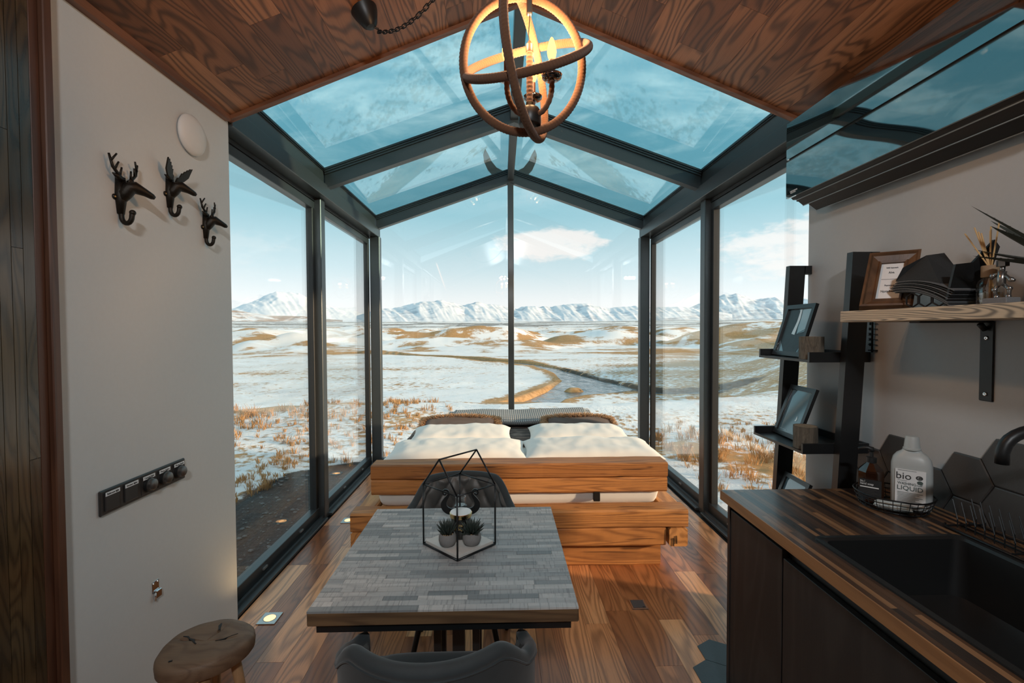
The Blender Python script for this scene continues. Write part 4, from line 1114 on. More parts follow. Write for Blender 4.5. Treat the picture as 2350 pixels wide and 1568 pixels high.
# ================================================================== STOOL
STO = (-1.08, 1.665, 0)
st = thing('stool', 'low stool with a round cracked teak slab seat beside the left wall', 'stool', STO)
sb = MB(STO); N = 60
def rim(a): return .145*(1+.05*math.sin(2*a+.6)+.03*math.sin(3*a+1.)+.02*math.sin(5*a))
rows = [(0, .4505), (.35, .452), (.7, .451), (.93, .448), (.99, .440), (1.0, .425), (.985, .400), (.93, .388), (.6, .384), (0, .384)]
vs = []
for q, z in rows:
    for k in range(N):
        a = 2*PI*k/N; r = rim(a)*q; x, y = STO[0]+r*math.cos(a), STO[1]+r*math.sin(a)
        zz = z+.003*nz(x*20, y*20, 3) if z > .43 else z+.004*nz(x*12, y*12, 7)
        cr = 0
        for (x0, y0, x1, y1, w, dp) in ((-1.165, 1.69, -1.105, 1.655, .0045, .02), (-1.075, 1.755, -1.068, 1.715, .006, .022), (-1.04, 1.66, -.985, 1.70, .003, .006)):
            e = Vector((x1-x0, y1-y0)); tt = max(0, min(1, ((x-x0)*e.x+(y-y0)*e.y)/e.length_squared)); dd = math.hypot(x-x0-tt*e.x, y-y0-tt*e.y)
            if dd < w and z > .43: cr = max(cr, dp*(1-dd/w))
        vs.append((x, y, zz-cr))
sb.add(vs, [(i*N+k, (i+1)*N+k, (i+1)*N+(k+1) % N, i*N+(k+1) % N) for i in range(len(rows)-1) for k in range(N)])
seat = sb.obj('seat', M['stool'], st, smooth=True, angle=50)
# drying cracks cut as dark wedges following the slab
def crack(pts, w):
    mb = MB(STO); n = len(pts); L = []; R_ = []
    for i, (x, y) in enumerate(pts):
        a = pts[max(0, i-1)]; b_ = pts[min(n-1, i+1)]; e = Vector((b_[0]-a[0], b_[1]-a[1])).normalized(); ww = w*(math.sin(PI*(i+.4)/(n-.2))*.8+.2)*(1+.4*math.sin(i*2.7))
        L.append((x-e.y*ww, y+e.x*ww, .4535)); R_.append((x+e.y*ww, y-e.x*ww, .4535))
    vs = L+R_+[(p[0], p[1], .440) for p in L]+[(p[0], p[1], .440) for p in R_]
    fs = []
    for i in range(n-1): fs += [(i, n+i, n+i+1, i+1), (i, i+1, 2*n+i+1, 2*n+i), (n+i+1, n+i, 3*n+i, 3*n+i+1)]
    mb.add(vs, fs).obj('crack', M['gasket'], seat)
crack([(-1.178, 1.690), (-1.160, 1.687), (-1.145, 1.675), (-1.128, 1.668), (-1.112, 1.652), (-1.105, 1.648)], .0035)
crack([(-1.083, 1.762), (-1.080, 1.748), (-1.074, 1.735), (-1.068, 1.722)], .005)
crack([(-1.045, 1.662), (-1.02, 1.672), (-1.0, 1.69), (-.985, 1.70)], .0012)
crack([(-1.14, 1.56), (-1.13, 1.565)], .003)
for k, a in enumerate((.35, 1.9, 3.5, 5.2)):
    p0 = Vector((STO[0]+.085*math.cos(a), STO[1]+.085*math.sin(a), .392)); p1 = Vector((STO[0]+.135*math.cos(a), STO[1]+.135*math.sin(a), 0))
    MB(STO).tube([p0, p0.lerp(p1, .35)+Vector((.004, 0, 0)), p0.lerp(p1, .7), p1], [.019, .018, .017, .016], 10).obj('leg', M['stool_leg'], st, smooth=True, angle=50)

# ================================================================== FLOOR LAMPS AND FLOOR SOCKET
for yc, lab in ((2.50, 'square steel floor uplight near the left wall, glowing warm'), (3.79, 'square steel floor uplight beside the bed, glowing warm'), (5.05, 'square steel floor uplight in the far left corner by the gable')):
    fo = (-1.275, yc, 0); f_ = thing('floor_uplight', lab, 'lamp', fo, 0, 'floor uplights')
    MB(fo).box(-1.325, -1.225, yc-.052, yc+.052, .0, .005, c=.0015).obj('plate', M['steel'], f_)
    MB(fo).lathe([(.030, .005), (.032, .0065), (.034, .005)], 28, (-1.275, yc, 0)).obj('ring', M['steel'], f_, smooth=True)
    MB(fo).lathe([(.030, .0052), (.030, .0058), (0, .0062)], 28, (-1.275, yc, 0)).obj('lens', M['lamp_white'], f_)
    ld = bpy.data.lights.new('uplight', 'SPOT'); ld.energy = 2.6; ld.color = (1, .66, .32); ld.spot_size = math.radians(110); ld.spot_blend = .9; ld.shadow_soft_size = .03
    l2 = bpy.data.objects.new('uplight', ld); COL.objects.link(l2); l2.parent = f_; l2.location = (0, 0, .02); l2.rotation_euler = (PI, 0, 0)
fo = (.778, 2.566, 0); f_ = thing('floor_socket', 'closed square steel socket box set in the floor right of the table', 'socket', fo)
MB(fo).box(.732, .824, 2.520, 2.612, 0, .005, c=.0015).obj('frame', M['steel'], f_)
MB(fo).box(.742, .814, 2.530, 2.602, .005, .0065, c=.0008).obj('lid', M['plinth'], f_)
MB(fo).box(.795, .808, 2.532, 2.538, .0065, .0075).obj('finger_notch', M['gasket'], f_)
for ax_, ay_ in ((.737, 2.525), (.819, 2.607)): MB(fo).lathe([(.0025, .005), (.002, .006), (0, .006)], 8, (ax_, ay_, 0)).obj('screw', M['chrome'], f_)

# ================================================================== SPOT BAR behind the camera (seen reflected in the gable glass)
bo2 = (XC, -1.45, 2.98)
br = thing('spot_bar', 'ceiling bar with three warm spotlights on the back wall', 'lamp', bo2)
MB(bo2).box(XC-.17, XC+.17, -1.6, -1.54, 3.02, 3.06, c=.004).obj('bar', M['blackmetal'], br)
for k in (-1, 0, 1):
    x = XC+.10*k
    MB(bo2).tube([(x, -1.56, 3.03), (x, -1.50, 2.99), (x, -1.40, 2.96)], [.010, .022, .026], 16).obj('spot_head', M['blackmetal'], br, smooth=True, angle=40)
    MB(bo2).ball((x, -1.40, 2.96), (.018, .008, .018), 14, 8).obj('lens', M['spot_lens'], br, smooth=True)
    ld = bpy.data.lights.new('spot', 'SPOT'); ld.energy = 40.; ld.color = (.95, .98, 1.); ld.spot_size = math.radians(125); ld.spot_blend = 1.; ld.shadow_soft_size = .05
    l2 = bpy.data.objects.new('spot', ld); COL.objects.link(l2); l2.parent = br; l2.location = Vector((x, -1.375, 2.955))-Vector(bo2); l2.rotation_euler = Vector((0, 1, -.40)).to_track_quat('-Z', 'Y').to_euler()

# ================================================================== KITCHEN
CX, CY1 = .925, 1.893
SX0, SX1, SY0, SY1 = 1.016, 1.485, .70, 1.436
ko = (1.3, .9, 0)
# cabinets
for k, (ya, yb, ztop_, lab) in enumerate(((1.515, 1.885, .826, 'black oak base cabinet at the far end of the kitchen run'), (.905, 1.512, .802, 'black oak sink cabinet with a low door below the basin'), (.30, .902, .802, 'black oak base cabinet at the near end of the kitchen run'))):
    oo = (1.3, (ya+yb)/2, 0); cb = thing('base_cabinet', lab, 'cabinet', oo, 0, 'kitchen base cabinets')
    if k == 0:
        MB(oo).box(.975, XR-.02, ya, yb, .08, .80).obj('body', M['cab'], cb)
        MB(oo).box(.950, XR-.02, yb-.018, yb, .0, .858).obj('end_panel', M['cab'], cb)
    else:
        MB(oo).box(.975, XR-.02, ya, yb, .08, .62).obj('body', M['cab'], cb)
    MB(oo).box(.985, .995, ya, yb, .60, .858).obj('grip_channel', M['plinth'], cb)
    MB(oo).box(.953, .974, ya+.002, yb-(.020 if k == 0 else .002), .085, ztop_, c=.0015).obj('door', M['cab'], cb)
    MB(oo).box(1.0, 1.02, ya, yb, 0, .08).obj('plinth', M['plinth'], cb)
# worktop
wo_ = (1.3, 1.2, .862)
wk = thing('worktop', 'dark striped laminated wood kitchen worktop with an oak edge', 'worktop', wo_)
sl = MB(wo_)
for a in ((CX, SX0, .2, CY1), (SX1, XR-.012, .2, CY1), (SX0, SX1, SY1, CY1), (SX0, SX1, .2, SY0)): sl.box(*a, .862, .896)
slab = sl.obj('slab', M['counter_edge'], wk)
MB(wo_).box(CX-.004, CX, .2, CY1, .862, .9005).obj('edge_band', M['counter_edge'], wk)
nr = 43; rw = (XR-.012-CX)/nr
for i in range(nr):
    x = CX+rw*(i+.5); spans = [(.35, CY1)] if not (SX0 < x+rw/2 and x-rw/2 < SX1) else [(SY1, CY1)]
    for ya, yb in spans:
        y = ya-random.random()*.3
        while y < yb-.001:
            y1 = min(y+random.uniform(.22, .62), yb); y_ = max(y, ya)
            if y1-y_ > .003: piece('wood_strip', M['counter'], (x-wo_[0], (y_+y1)/2-wo_[1], .898-wo_[2]), (rw-.0002, y1-y_-.0002, .0045), slab)
            y = y1
# sink
ko2 = ((SX0+SX1)/2, (SY0+SY1)/2, .70)
sk = thing('sink', 'rectangular black granite sink set into the worktop', 'sink', ko2)
def rrect(x0, x1, y0, y1, r, n=6):
    out = []
    for (cx_, cy_, a0) in ((x1-r, y1-r, 0), (x0+r, y1-r, PI/2), (x0+r, y0+r, PI), (x1-r, y0+r, 1.5*PI)):
        out += [(cx_+r*math.cos(a0+PI/2*k/n), cy_+r*math.sin(a0+PI/2*k/n)) for k in range(n+1)]
    return out
ls = [(-.012, .9005, .03), (-.012, .906, .03), (.004, .907, .028), (.012, .900, .028), (.016, .72, .04), (.05, .70, .05), (.15, .697, .05)]
bs = MB(ko2); vs = []; n = None
for ins, z, r in ls:
    q = rrect(SX0+ins, SX1-ins, SY0+ins, SY1-ins, r); n = len(q); vs += [(a, b_, z) for a, b_ in q]
bs.add(vs, [(i*n+k, i*n+(k+1) % n, (i+1)*n+(k+1) % n, (i+1)*n+k) for i in range(len(ls)-1) for k in range(n)]+[tuple((len(ls)-1)*n+k for k in range(n))])
bs.obj('basin', M['sink'], sk, smooth=True, angle=35)
MB(ko2).lathe([(.042, .6975), (.040, .701), (.030, .699), (0, .699)], 24, ((SX0+SX1)/2, 1.0, 0)).obj('drain', M['blackmetal'], sk, smooth=True)
# tap
to2 = (1.575, 1.06, .90)
tp = thing('tap', 'matt black arched kitchen tap at the right edge of the sink', 'tap', to2)
MB(to2).lathe([(.026, .9005), (.026, .93), (.020, .94), (0, .94)], 20, (1.575, 1.06, 0)).obj('base', M['blackmetal'], tp, smooth=True, angle=40)
pts = [(1.575, 1.06, .93), (1.575, 1.06, 1.25)]+[(1.412+.163*math.copysign(abs(math.cos(a))**.7, math.cos(a)), 1.06+.045*(1-math.cos(a))/2, 1.25+.085*math.sin(a)**.7) for a in [k*PI/18 for k in range(1, 18)]]+[(1.249, 1.105, 1.268), (1.249, 1.105, 1.240)]
MB(to2).tube(pts, .0140, 14).obj('spout', M['blackmetal'], tp, smooth=True)
MB(to2).tube([(1.575, 1.045, .96), (1.575, .995, .985), (1.575, .96, 1.02)], .007, 8).obj('lever', M['blackmetal'], tp, smooth=True)

# wire basket with bottles
kb = Vector((1.492, 1.695, .9005))
bk = thing('wire_basket', 'round black wire basket on the worktop holding two bottles', 'basket', kb)
def circ(r, z, n=40): return [(kb.x+r*math.cos(2*PI*k/n), kb.y+r*math.sin(2*PI*k/n), z+.0015*math.sin(5*2*PI*k/n)) for k in range(n)]
for r, z, w in ((.122, .955, .003), (.117, .938, .0016), (.112, .921, .0016), (.104, .904, .0022)):
    MB(kb).tube(circ(r, z), w, 6, closed=True).obj('hoop', M['wire'], bk, smooth=True)
for k in range(30):
    a = 2*PI*k/30+.03*math.sin(k*3); c_, s_ = math.cos(a), math.sin(a)
    MB(kb).tube([(kb.x+r*c_, kb.y+r*s_, z) for r, z in ((.122, .955), (.115, .93), (.104, .9035))], .0013, 5).obj('upright_wire', M['wire'], bk)
for k in range(7):
    q = -.09+.03*k; h_ = math.sqrt(.104**2-q*q)
    MB(kb).tube([(kb.x+q, kb.y-h_, .9035), (kb.x+q, kb.y+h_, .9035)], .0013, 5).obj('base_wire', M['wire'], bk)
RT = Vector((.735, -.68, 0)).normalized(); FW = Vector((-.68, -.735, 0)).normalized()   # label faces turn to the room
# washing-up liquid
wo2 = Vector((1.535, 1.665, .906))
wl_ = thing('liquid_bottle', 'pale grey washing-up liquid bottle standing in the wire basket', 'bottle', wo2)
prof = [(.052, 0), (.058, .004), (.060, .02), (.061, .10), (.060, .165), (.055, .188), (.044, .204), (.030, .214), (.027, .220)]
Mb = frameM((0, 0, 0), RT, -FW)
vs = []; n = 32
for r, z in prof:
    for k in range(n):
        a = 2*PI*k/n; c_, s_ = math.cos(a), math.sin(a); e = 2/3.4
        x = math.copysign(abs(c_)**e, c_)*r; y = math.copysign(abs(s_)**e, s_)*r*.62
        vs.append(wo2+Mb@Vector((x, y, z)))
bb = MB(wo2).add(vs, [(i*n+k, i*n+(k+1) % n, (i+1)*n+(k+1) % n, (i+1)*n+k) for i in range(len(prof)-1) for k in range(n)]+[tuple(range(n))[::-1], tuple((len(prof)-1)*n+k for k in range(n))])
bb.obj('body', M['bottle'], wl_, smooth=True, angle=50)
MB(wo2).lathe([(.027, .220), (.027, .226), (.0245, .228), (.021, .262), (.019, .270), (0, .271)], 24, wo2).obj('cap', M['bottle'], wl_, smooth=True, angle=40)
def LB(u, v, w=.0): return wo2+RT*u+Vector((0, 0, v))+FW*(.0395+w)
lab = MB(wo2).add([LB(-.046, .018), LB(.040, .018), LB(.040, .150), LB(-.046, .150), LB(-.046, .018, -.004), LB(.040, .018, -.004), LB(.040, .150, -.004), LB(-.046, .150, -.004)], [(0, 1, 2, 3), (4, 7, 6, 5), (0, 4, 5, 1), (1, 5, 6, 2), (2, 6, 7, 3), (3, 7, 4, 0)]).obj('label', M['paper'], wl_)
def LT(s_, u, v, size, mt, width=None, al='CENTER'):
    return text(s_, size, mt, lab, frameM(LB(u, v, .0008)-wo2, RT, (0, 0, 1)), align=al, width=width)
LT('bio', -.022, .125, .036, M['ink'], .042)
LT('WASHING-UP', -.004, .098, .013, M['green_ink'], .070); LT('LIQUID', -.004, .081, .023, M['green_ink'], .072)
def disc(u, v, r, mt, nm):
    MB(wo2).add([LB(u+r*math.cos(2*PI*k/18), v+r*.8*math.sin(2*PI*k/18), .0008) for k in range(18)], [tuple(range(18))]).obj(nm, mt, lab)
disc(.022, .125, .010, M['ink'], 'seal'); disc(.022, .125, .0062, M['paper'], 'seal_centre'); disc(.022, .125, .003, M['ink'], 'seal_dot'); disc(.024, .108, .0085, M['green_ink'], 'seal')
for k in range(8):
    MB(wo2).add([LB(a, .064-.0052*k+b_, .0008) for a, b_ in ((-.039, 0), (.032-.01*(k % 3), 0), (.032-.01*(k % 3), .0017), (-.039, .0017))], [(0, 1, 2, 3)]).obj('text_line', M['green_ink'], lab)
MB(wo2).add([LB(a, b_, .0008) for a, b_ in ((-.039, .021), (-.025, .021), (-.025, .029), (-.039, .029))], [(0, 1, 2, 3)]).obj('print_patch', M['mauve'], lab)
for v in (.146, .108): MB(wo2).add([LB(a, v+b_, .0008) for a, b_ in ((-.039, 0), (.014 if v > .12 else -.012, 0), (.014 if v > .12 else -.012, .0012), (-.039, .0012))], [(0, 1, 2, 3)]).obj('rule', M['ink'], lab)
# hand soap
so2 = Vector((1.447, 1.745, .906))
sp_ = thing('soap_bottle', 'dark amber pump hand soap bottle with a black label in the wire basket', 'bottle', so2)
MB(so2).lathe([(.040, 0), (.043, .003), (.043, .115), (.040, .122), (.016, .148), (.014, .155), (0, .155)], 8, so2, Matrix.Rotation(PI/8+.1, 4, 'Z')).obj('body', M['amber'], sp_)
MB(so2).lathe([(.017, .150), (.017, .170), (.007, .172), (.006, .195), (0, .195)], 18, so2).obj('collar', M['matteblack'], sp_, smooth=True, angle=40)
MB(so2).tube([so2+Vector((0, 0, .193)), so2+Vector((0, 0, .203)), so2+Vector((-.012, .006, .207)), so2+Vector((-.038, .018, .200))], [.010, .010, .007, .005], 10).obj('pump_head', M['matteblack'], sp_, smooth=True)
def SBp(u, v, w=0.): return so2+RT*u+Vector((0, 0, v))+FW*(.0405+w)
slb = MB(so2).add([SBp(-.034, .020, -.006), SBp(.034, .020, -.006), SBp(.034, .090, -.006), SBp(-.034, .090, -.006), SBp(-.034, .020, .003), SBp(.034, .020, .003), SBp(.034, .090, .003), SBp(-.034, .090, .003)], [(3, 2, 1, 0), (4, 5, 6, 7), (0, 1, 5, 4), (1, 2, 6, 5), (2, 3, 7, 6), (3, 0, 4, 7)]).obj('label', M['label_dark'], sp_)
for s_, v, sz, w_ in (('No.1', .083, .011, .014), ('hand soap', .074, .012, .040)):
    text(s_, sz, M['paper'], slb, frameM(SBp(-.030+w_/2, v, .0038)-so2, RT, (0, 0, 1)), width=w_)
MB(so2).add([SBp(a, b_, .0036) for a, b_ in ((-.031, .060), (.026, .060), (.026, .064), (-.031, .064))], [(0, 1, 2, 3)]).obj('label_bar', M['paper'], slb)
for k in range(4): MB(so2).add([SBp(a, .052-.006*k+b_, .0036) for a, b_ in ((-.031, 0), (.022-.008*(k % 2), 0), (.022-.008*(k % 2), .001), (-.031, .001))], [(0, 1, 2, 3)]).obj('text_line', M['plinth'], slb)
cl_ = Vector((1.452, 1.648, .906))
pillow('dish_cloth', 'folded pale dish cloth lying at the front of the wire basket', cl_+Vector((.0, .0, .016)), .115, .052, .03, 0, math.atan2(-.68, .735), 4., M['cloth'], wr=.003)[0]['category'] = 'cloth'

# dish rack
ro2 = Vector((1.57, 1.25, .9005))
rk_ = thing('dish_rack', 'black wire dish drying rack standing behind the sink', 'dish rack', ro2)
for x, w in ((1.508, .004), (1.565, .003), (1.63, .004)):
    MB(ro2).tube([(x, 1.13, .9065), (x, 1.505, .9065), (x+(.02 if x < 1.6 else -.02), 1.525, .9065)], w, 8).obj('base_rail', M['wire'], rk_, smooth=True)
for y in (1.50, 1.3, 1.14): MB(ro2).tube([(1.508, y, .911), (1.63, y, .911)], .003, 8).obj('cross_rail', M['wire'], rk_)
for k in range(13):
    y = 1.49-.029*k
    for x in (1.535, 1.600):
        MB(ro2).tube([(x, y, .907), (x, y, .935), (x+.006, y+.024, .995)], .0017, 6).obj('tine', M['wire'], rk_)

# ================================================================== FLOATING SHELF AND ITS THINGS
SZ = 1.6485
sh_o = (1.53, 1.3, SZ-.044)
shf = thing('floating_shelf', 'pale pine floating shelf on the right wall', 'shelf', sh_o)
MB(sh_o).box(1.37, XR-.001, .55, 1.82, SZ-.044, SZ, c=.0025).obj('board', M['shelf'], shf)
bo3 = (XR, 1.53, 1.33)
bkt = thing('shelf_bracket', 'black steel angle bracket screwed to the wall below the shelf', 'bracket', bo3)
MB(bo3).box(XR-.006, XR, 1.507, 1.553, 1.328, SZ-.045, c=.0025).obj('wall_plate', M['blackmetal'], bkt)
MB(bo3).box(1.41, XR-.002, 1.509, 1.551, SZ-.051, SZ-.045, c=.002).obj('shelf_arm', M['blackmetal'], bkt)
MB(bo3).tube([(XR-.012, 1.53, SZ-.075), (XR-.03, 1.53, SZ-.055)], .009, 8).obj('bend', M['blackmetal'], bkt, smooth=True)
Mn = Matrix.Rotation(-PI/2, 4, 'Y')
for z in (1.545, 1.352):
    MB(bo3).lathe([(.0075, 0), (.007, .0025), (.003, .003), (0, .001)], 14, (XR-.006, 1.53, z), Mn).obj('screw', M['chrome'], bkt, smooth=True)
# antique picture frame, leaning
def leaning_frame(name, label, B0, B1, lean, bw, th, mtf, parts, cat='picture frame', grp=None):
    B0, B1, lean = Vector(B0), Vector(B1), Vector(lean); c = (B0+B1)/2
    rt = thing(name, label, cat, c, 0, grp); e = (B1-B0).normalized(); up = lean.normalized(); nrm = e.cross(up); w = (B1-B0).length; h = lean.length
    def Q(u, v, d_=0.): return B0+e*u+up*v+nrm*d_
    for k, (a, b_) in enumerate((((0, 0), (w, 0)), ((w, 0), (w, h)), ((w, h), (0, h)), ((0, h), (0, 0)))):
        sg = [(0, 0), (bw, bw)]
        def IN(p, q): return (p[0]+(q if p[0] == 0 else -q), p[1]+(q if p[1] == 0 else -q))
        lv = [(0, 0), (0, th), (bw*.18, th*1.05), (bw*.30, th*.75), (bw*.75, th*.45), (bw*.86, th*.62), (bw, th*.5), (bw, 0)] if parts else [(0, 0), (0, th), (bw, th), (bw, th*.3), (bw, 0)]
        vs = [Q(*IN(a, q), d_) for q, d_ in lv]+[Q(*IN(b_, q), d_) for q, d_ in lv]; n = len(lv)
        MB(c).add(vs, [(i, n+i, n+(i+1) % n, (i+1) % n) for i in range(n)]+[tuple(range(n)), tuple(range(n, 2*n))[::-1]]).obj('frame_side', mtf, rt)
    return rt, Q, e, up, nrm, w, h, c
rt, Q, e, up, nrm, w, h, c = leaning_frame('picture_frame', 'antique brown wooden picture frame leaning on the floating shelf', (1.375, 1.728, SZ), (1.496, 1.632, SZ), (.112, .090, .215), .043, .030, M['antique'], True)
pp = MB(c).add([Q(.042, .042, .006), Q(w-.042, .042, .006), Q(w-.042, h-.042, .006), Q(.042, h-.042, .006), Q(.042, .042, .002), Q(w-.042, .042, .002), Q(w-.042, h-.042, .002), Q(.042, h-.042, .002)], [(0, 1, 2, 3), (7, 6, 5, 4), (0, 4, 5, 1), (1, 5, 6, 2), (2, 6, 7, 3), (3, 7, 4, 0)]).obj('card', M['paper'], rt)
for s_, v, sz, w_ in (('Wifi Network', .195, .010, .036), ('Alva', .172, .014, .017), ('Password', .110, .010, .028), ('Njotadvalar', .082, .014, .045)):
    text(s_, sz, M['ink'], pp, frameM(Q(w/2, v, .0068)-c, e, up), width=w_)
MB(c).add([Q(a, b_, .0066) for a, b_ in ((.050, .139), (w-.050, .139), (w-.050, .1405), (.050, .1405))], [(0, 1, 2, 3)]).obj('rule', M['ink'], pp)
MB(c).add([Q(w*.5-.01, h*.8, -.002), Q(w*.5+.01, h*.8, -.002), Vector((c.x+.13, c.y+.10, SZ)), Vector((c.x+.14, c.y+.10, SZ))], [(0, 1, 2, 3), (3, 2, 1, 0)]).obj('easel_back', M['matteblack'], rt)
# napkins in a honeycomb holder
no = Vector((1.50, 1.53, SZ))
hd = thing('napkin_holder', 'black honeycomb napkin holder on the floating shelf', 'napkin holder', no)
MB(no).box(1.45, 1.56, 1.46, 1.60, SZ, SZ+.004, c=.001).obj('base', M['blackmetal'], hd)
for k, yy in enumerate((1.585, 1.535, 1.485)):
    for xx in (1.452,):
        hx = [(yy+.026*math.cos(PI/6+j*PI/3), SZ+.030+.026*math.sin(PI/6+j*PI/3)) for j in range(6)]
        MB(no).tube([(xx, a, b_) for a, b_ in hx], .0028, 6, closed=True).obj('honeycomb', M['blackmetal'], hd)
for yy, dy_ in ((1.468, -.06),):
    MB(no).add([(1.45, yy, SZ+.004), (1.56, yy, SZ+.004), (1.56, yy+dy_, SZ+.185), (1.53, yy+dy_-.012, SZ+.205), (1.50, yy+dy_*.6, SZ+.14), (1.45, yy+dy_*.5, SZ+.135), (1.45, yy-.008, SZ+.004), (1.56, yy-.008, SZ+.004), (1.56, yy+dy_-.008, SZ+.185), (1.53, yy+dy_-.020, SZ+.205), (1.50, yy+dy_*.6-.008, SZ+.14), (1.45, yy+dy_*.5-.008, SZ+.135)], [(5, 4, 3, 2, 1, 0), (6, 7, 8, 9, 10, 11)]+[(i, (i+1) % 6, 6+(i+1) % 6, 6+i) for i in range(6)]).obj('end_plate', M['blackmetal'], hd)
for j in range(10):
    zo = .0042*j
    def f(u, v, dz=0.):
        y = 1.672-.005*abs(j-4)-.215*u; z = SZ+.060+zo-.066*u**2.2*(1-.03*j)+.010*u*(1-u)
        return (1.448+.105*v, y, z+dz)
    mb = MB(no); mb.grid(lambda u, v: f(u, v), 14, 3); mb.grid(lambda u, v: f(u, v, .0028), 14, 3, flip=True)
    B = 42
    for i in range(13): mb.f += [(i, B+i, B+i+1, i+1)[::-1], (28+i, B+28+i, B+28+i+1, 28+i+1)]
    for r_ in range(2): mb.f += [(r_*14, B+r_*14, B+(r_+1)*14, (r_+1)*14)]
    tag(mb.obj('paper_napkin', M['napkin_edge'] if j % 2 else M['napkin']), '%s black paper napkin counted up from the bottom of the fanned stack' % ('lowest', 'second', 'third', 'fourth', 'fifth', 'sixth', 'seventh', 'eighth', 'ninth', 'topmost')[j], 'napkin', 'fanned paper napkins')
nf = MB(no).add([(1.452, 1.655, SZ+.104), (1.452, 1.470, SZ+.052), (1.50, 1.585, SZ+.188), (1.555, 1.655, SZ+.104), (1.555, 1.470, SZ+.052), (1.555, 1.575, SZ+.195), (1.452, 1.625, SZ+.150)], [(0, 1, 2, 6), (5, 4, 3), (0, 6, 2, 5, 3), (2, 1, 4, 5), (1, 0, 3, 4)])
tag(nf.obj('folded_napkin', M['napkin']), 'black napkin folded to a peak on top of the fanned stack', 'napkin')
# reed diffuser
do = Vector((1.515, 1.385, SZ))
df = thing('reed_diffuser', 'glass reed diffuser with wooden cap and rattan sticks on the shelf', 'diffuser', do)
MB(do).lathe([(.026, .0005), (.030, .003), (.031, .008), (.031, .066), (.027, .078), (.017, .085), (.016, .092), (.0, .092)], 28, do).obj('bottle', M['clearglass'], df, smooth=True, angle=60)
MB(do).lathe([(.0, .004), (.0285, .005), (.0285, .040), (0, .040)], 24, do).obj('oil', M['oil'], df, smooth=True, angle=40)
MB(do).lathe([(.0308, .018), (.0315, .018), (.0315, .058), (.0308, .058)], 28, do).obj('label', M['clearglass'], df, smooth=True)
MB(do).lathe([(.0, .088), (.021, .088), (.022, .090), (.022, .122), (.021, .124), (0, .124)], 28, do).obj('cap', M['cork'], df, smooth=True, angle=40)
for dx_, dy_, h_ in ((-.02, .062, .235), (-.01, .042, .25), (-.005, .034, .235), (.0, .030, .23), (.02, .022, .235), (.0, .002, .245), (-.02, -.040, .25)):
    MB(do).tube([do+Vector((-dx_*.25, -dy_*.25, .01)), do+Vector((dx_*.05, dy_*.1, .124)), do+Vector((dx_, dy_, h_))], .0021, 6).obj('reed', M['reed'], df)
# pewter figurine
fo2 = Vector((1.475, 1.318, SZ))
fg = thing('figurine', 'pewter bolt-and-nut figurine on a grey stone block on the shelf', 'figurine', fo2)
MB(fo2).box(fo2.x-.022, fo2.x+.022, fo2.y-.034, fo2.y+.034, SZ, SZ+.020, c=.002).obj('plinth_block', M['stone'], fg)
def FP(u, v, w=0.): return fo2+Vector((w, -u, v))
for nm_, pts, r_ in (('leg', [FP(-.012, .021), FP(-.018, .045), FP(-.006, .060)], .005), ('leg', [FP(.020, .021), FP(.022, .045), FP(.006, .060)], .005), ('torso', [FP(0, .056), FP(0, .075), FP(.002, .098)], .010), ('arm', [FP(-.002, .094), FP(-.022, .088), FP(-.028, .078)], .0045), ('arm', [FP(.002, .094), FP(.024, .072), FP(.034, .068)], .0045), ('neck', [FP(.002, .098), FP(.003, .112)], .006)):
    MB(fo2).tube(pts, r_, 10).obj(nm_, M['silver'], fg, smooth=True)
for p, r_ in ((FP(-.018, .045), .0075), (FP(.022, .046), .0075), (FP(-.024, .087), .0075), (FP(.026, .071), .0075), (FP(-.012, .023), .007), (FP(.020, .023), .007)): MB(fo2).ball(p, r_, 10, 8).obj('joint_ball', M['silver'], fg, smooth=True)
MB(fo2).lathe([(.006, 0), (.014, 0), (.014, .018), (.006, .018)], 6, FP(.003, .112)).obj('nut_head', M['silver'], fg)
# aloe in a dark pot at the edge of the picture
ao = Vector((1.55, 1.20, SZ))
al = thing('aloe_plant', 'spiky dark aloe in a round black pot at the right end of the shelf', 'plant', ao)
MB(ao).lathe([(.040, 0), (.060, .02), (.070, .06), (.066, .10), (.060, .108), (.055, .104), (0, .100)], 28, ao).obj('pot', M['matteblack'], al, smooth=True)
for k, (a, el, L) in enumerate(((1.75, .30, .24), (1.5, .62, .26), (2.3, .8, .24), (3.0, .45, .22), (3.9, .6, .22), (4.8, .4, .22), (5.6, .7, .2), (.6, .6, .16), (2.4, .2, .2))):
    hdv = Vector((math.cos(a), math.sin(a), 0)); pts = []; rr_ = []
    lf = MB(ao); n = 14; vs = []
    for i in range(n+1):
        q = i/n; p = ao+Vector((0, 0, .10))+hdv*L*q*math.cos(el*(1-.3*q))+Vector((0, 0, 1))*L*q*math.sin(el)*(1+.15*q)
        wd = .034*(1-q)**.8+.0006; s_ = Vector((-hdv.y, hdv.x, 0))
        vs += [p-s_*wd, p-Vector((0, 0, wd*.45)), p+s_*wd, p+Vector((0, 0, wd*.10))]
    lf.add(vs, [(i*4+j, i*4+(j+1) % 4, (i+1)*4+(j+1) % 4, (i+1)*4+j) for i in range(n) for j in range(4)])
    for i in range(1, n-1):
        for sg in (0, 2):
            p = Vector(lf.v[i*4+sg]); o_ = (p-Vector(lf.v[i*4+2-sg])).normalized(); t_ = hdv*.003
            lf.add([p-t_, p+t_, p+o_*.005+hdv*.003+Vector((0, 0, .001))], [(0, 1, 2), (2, 1, 0)])
    lf.obj('leaf', M['leaf'], al)

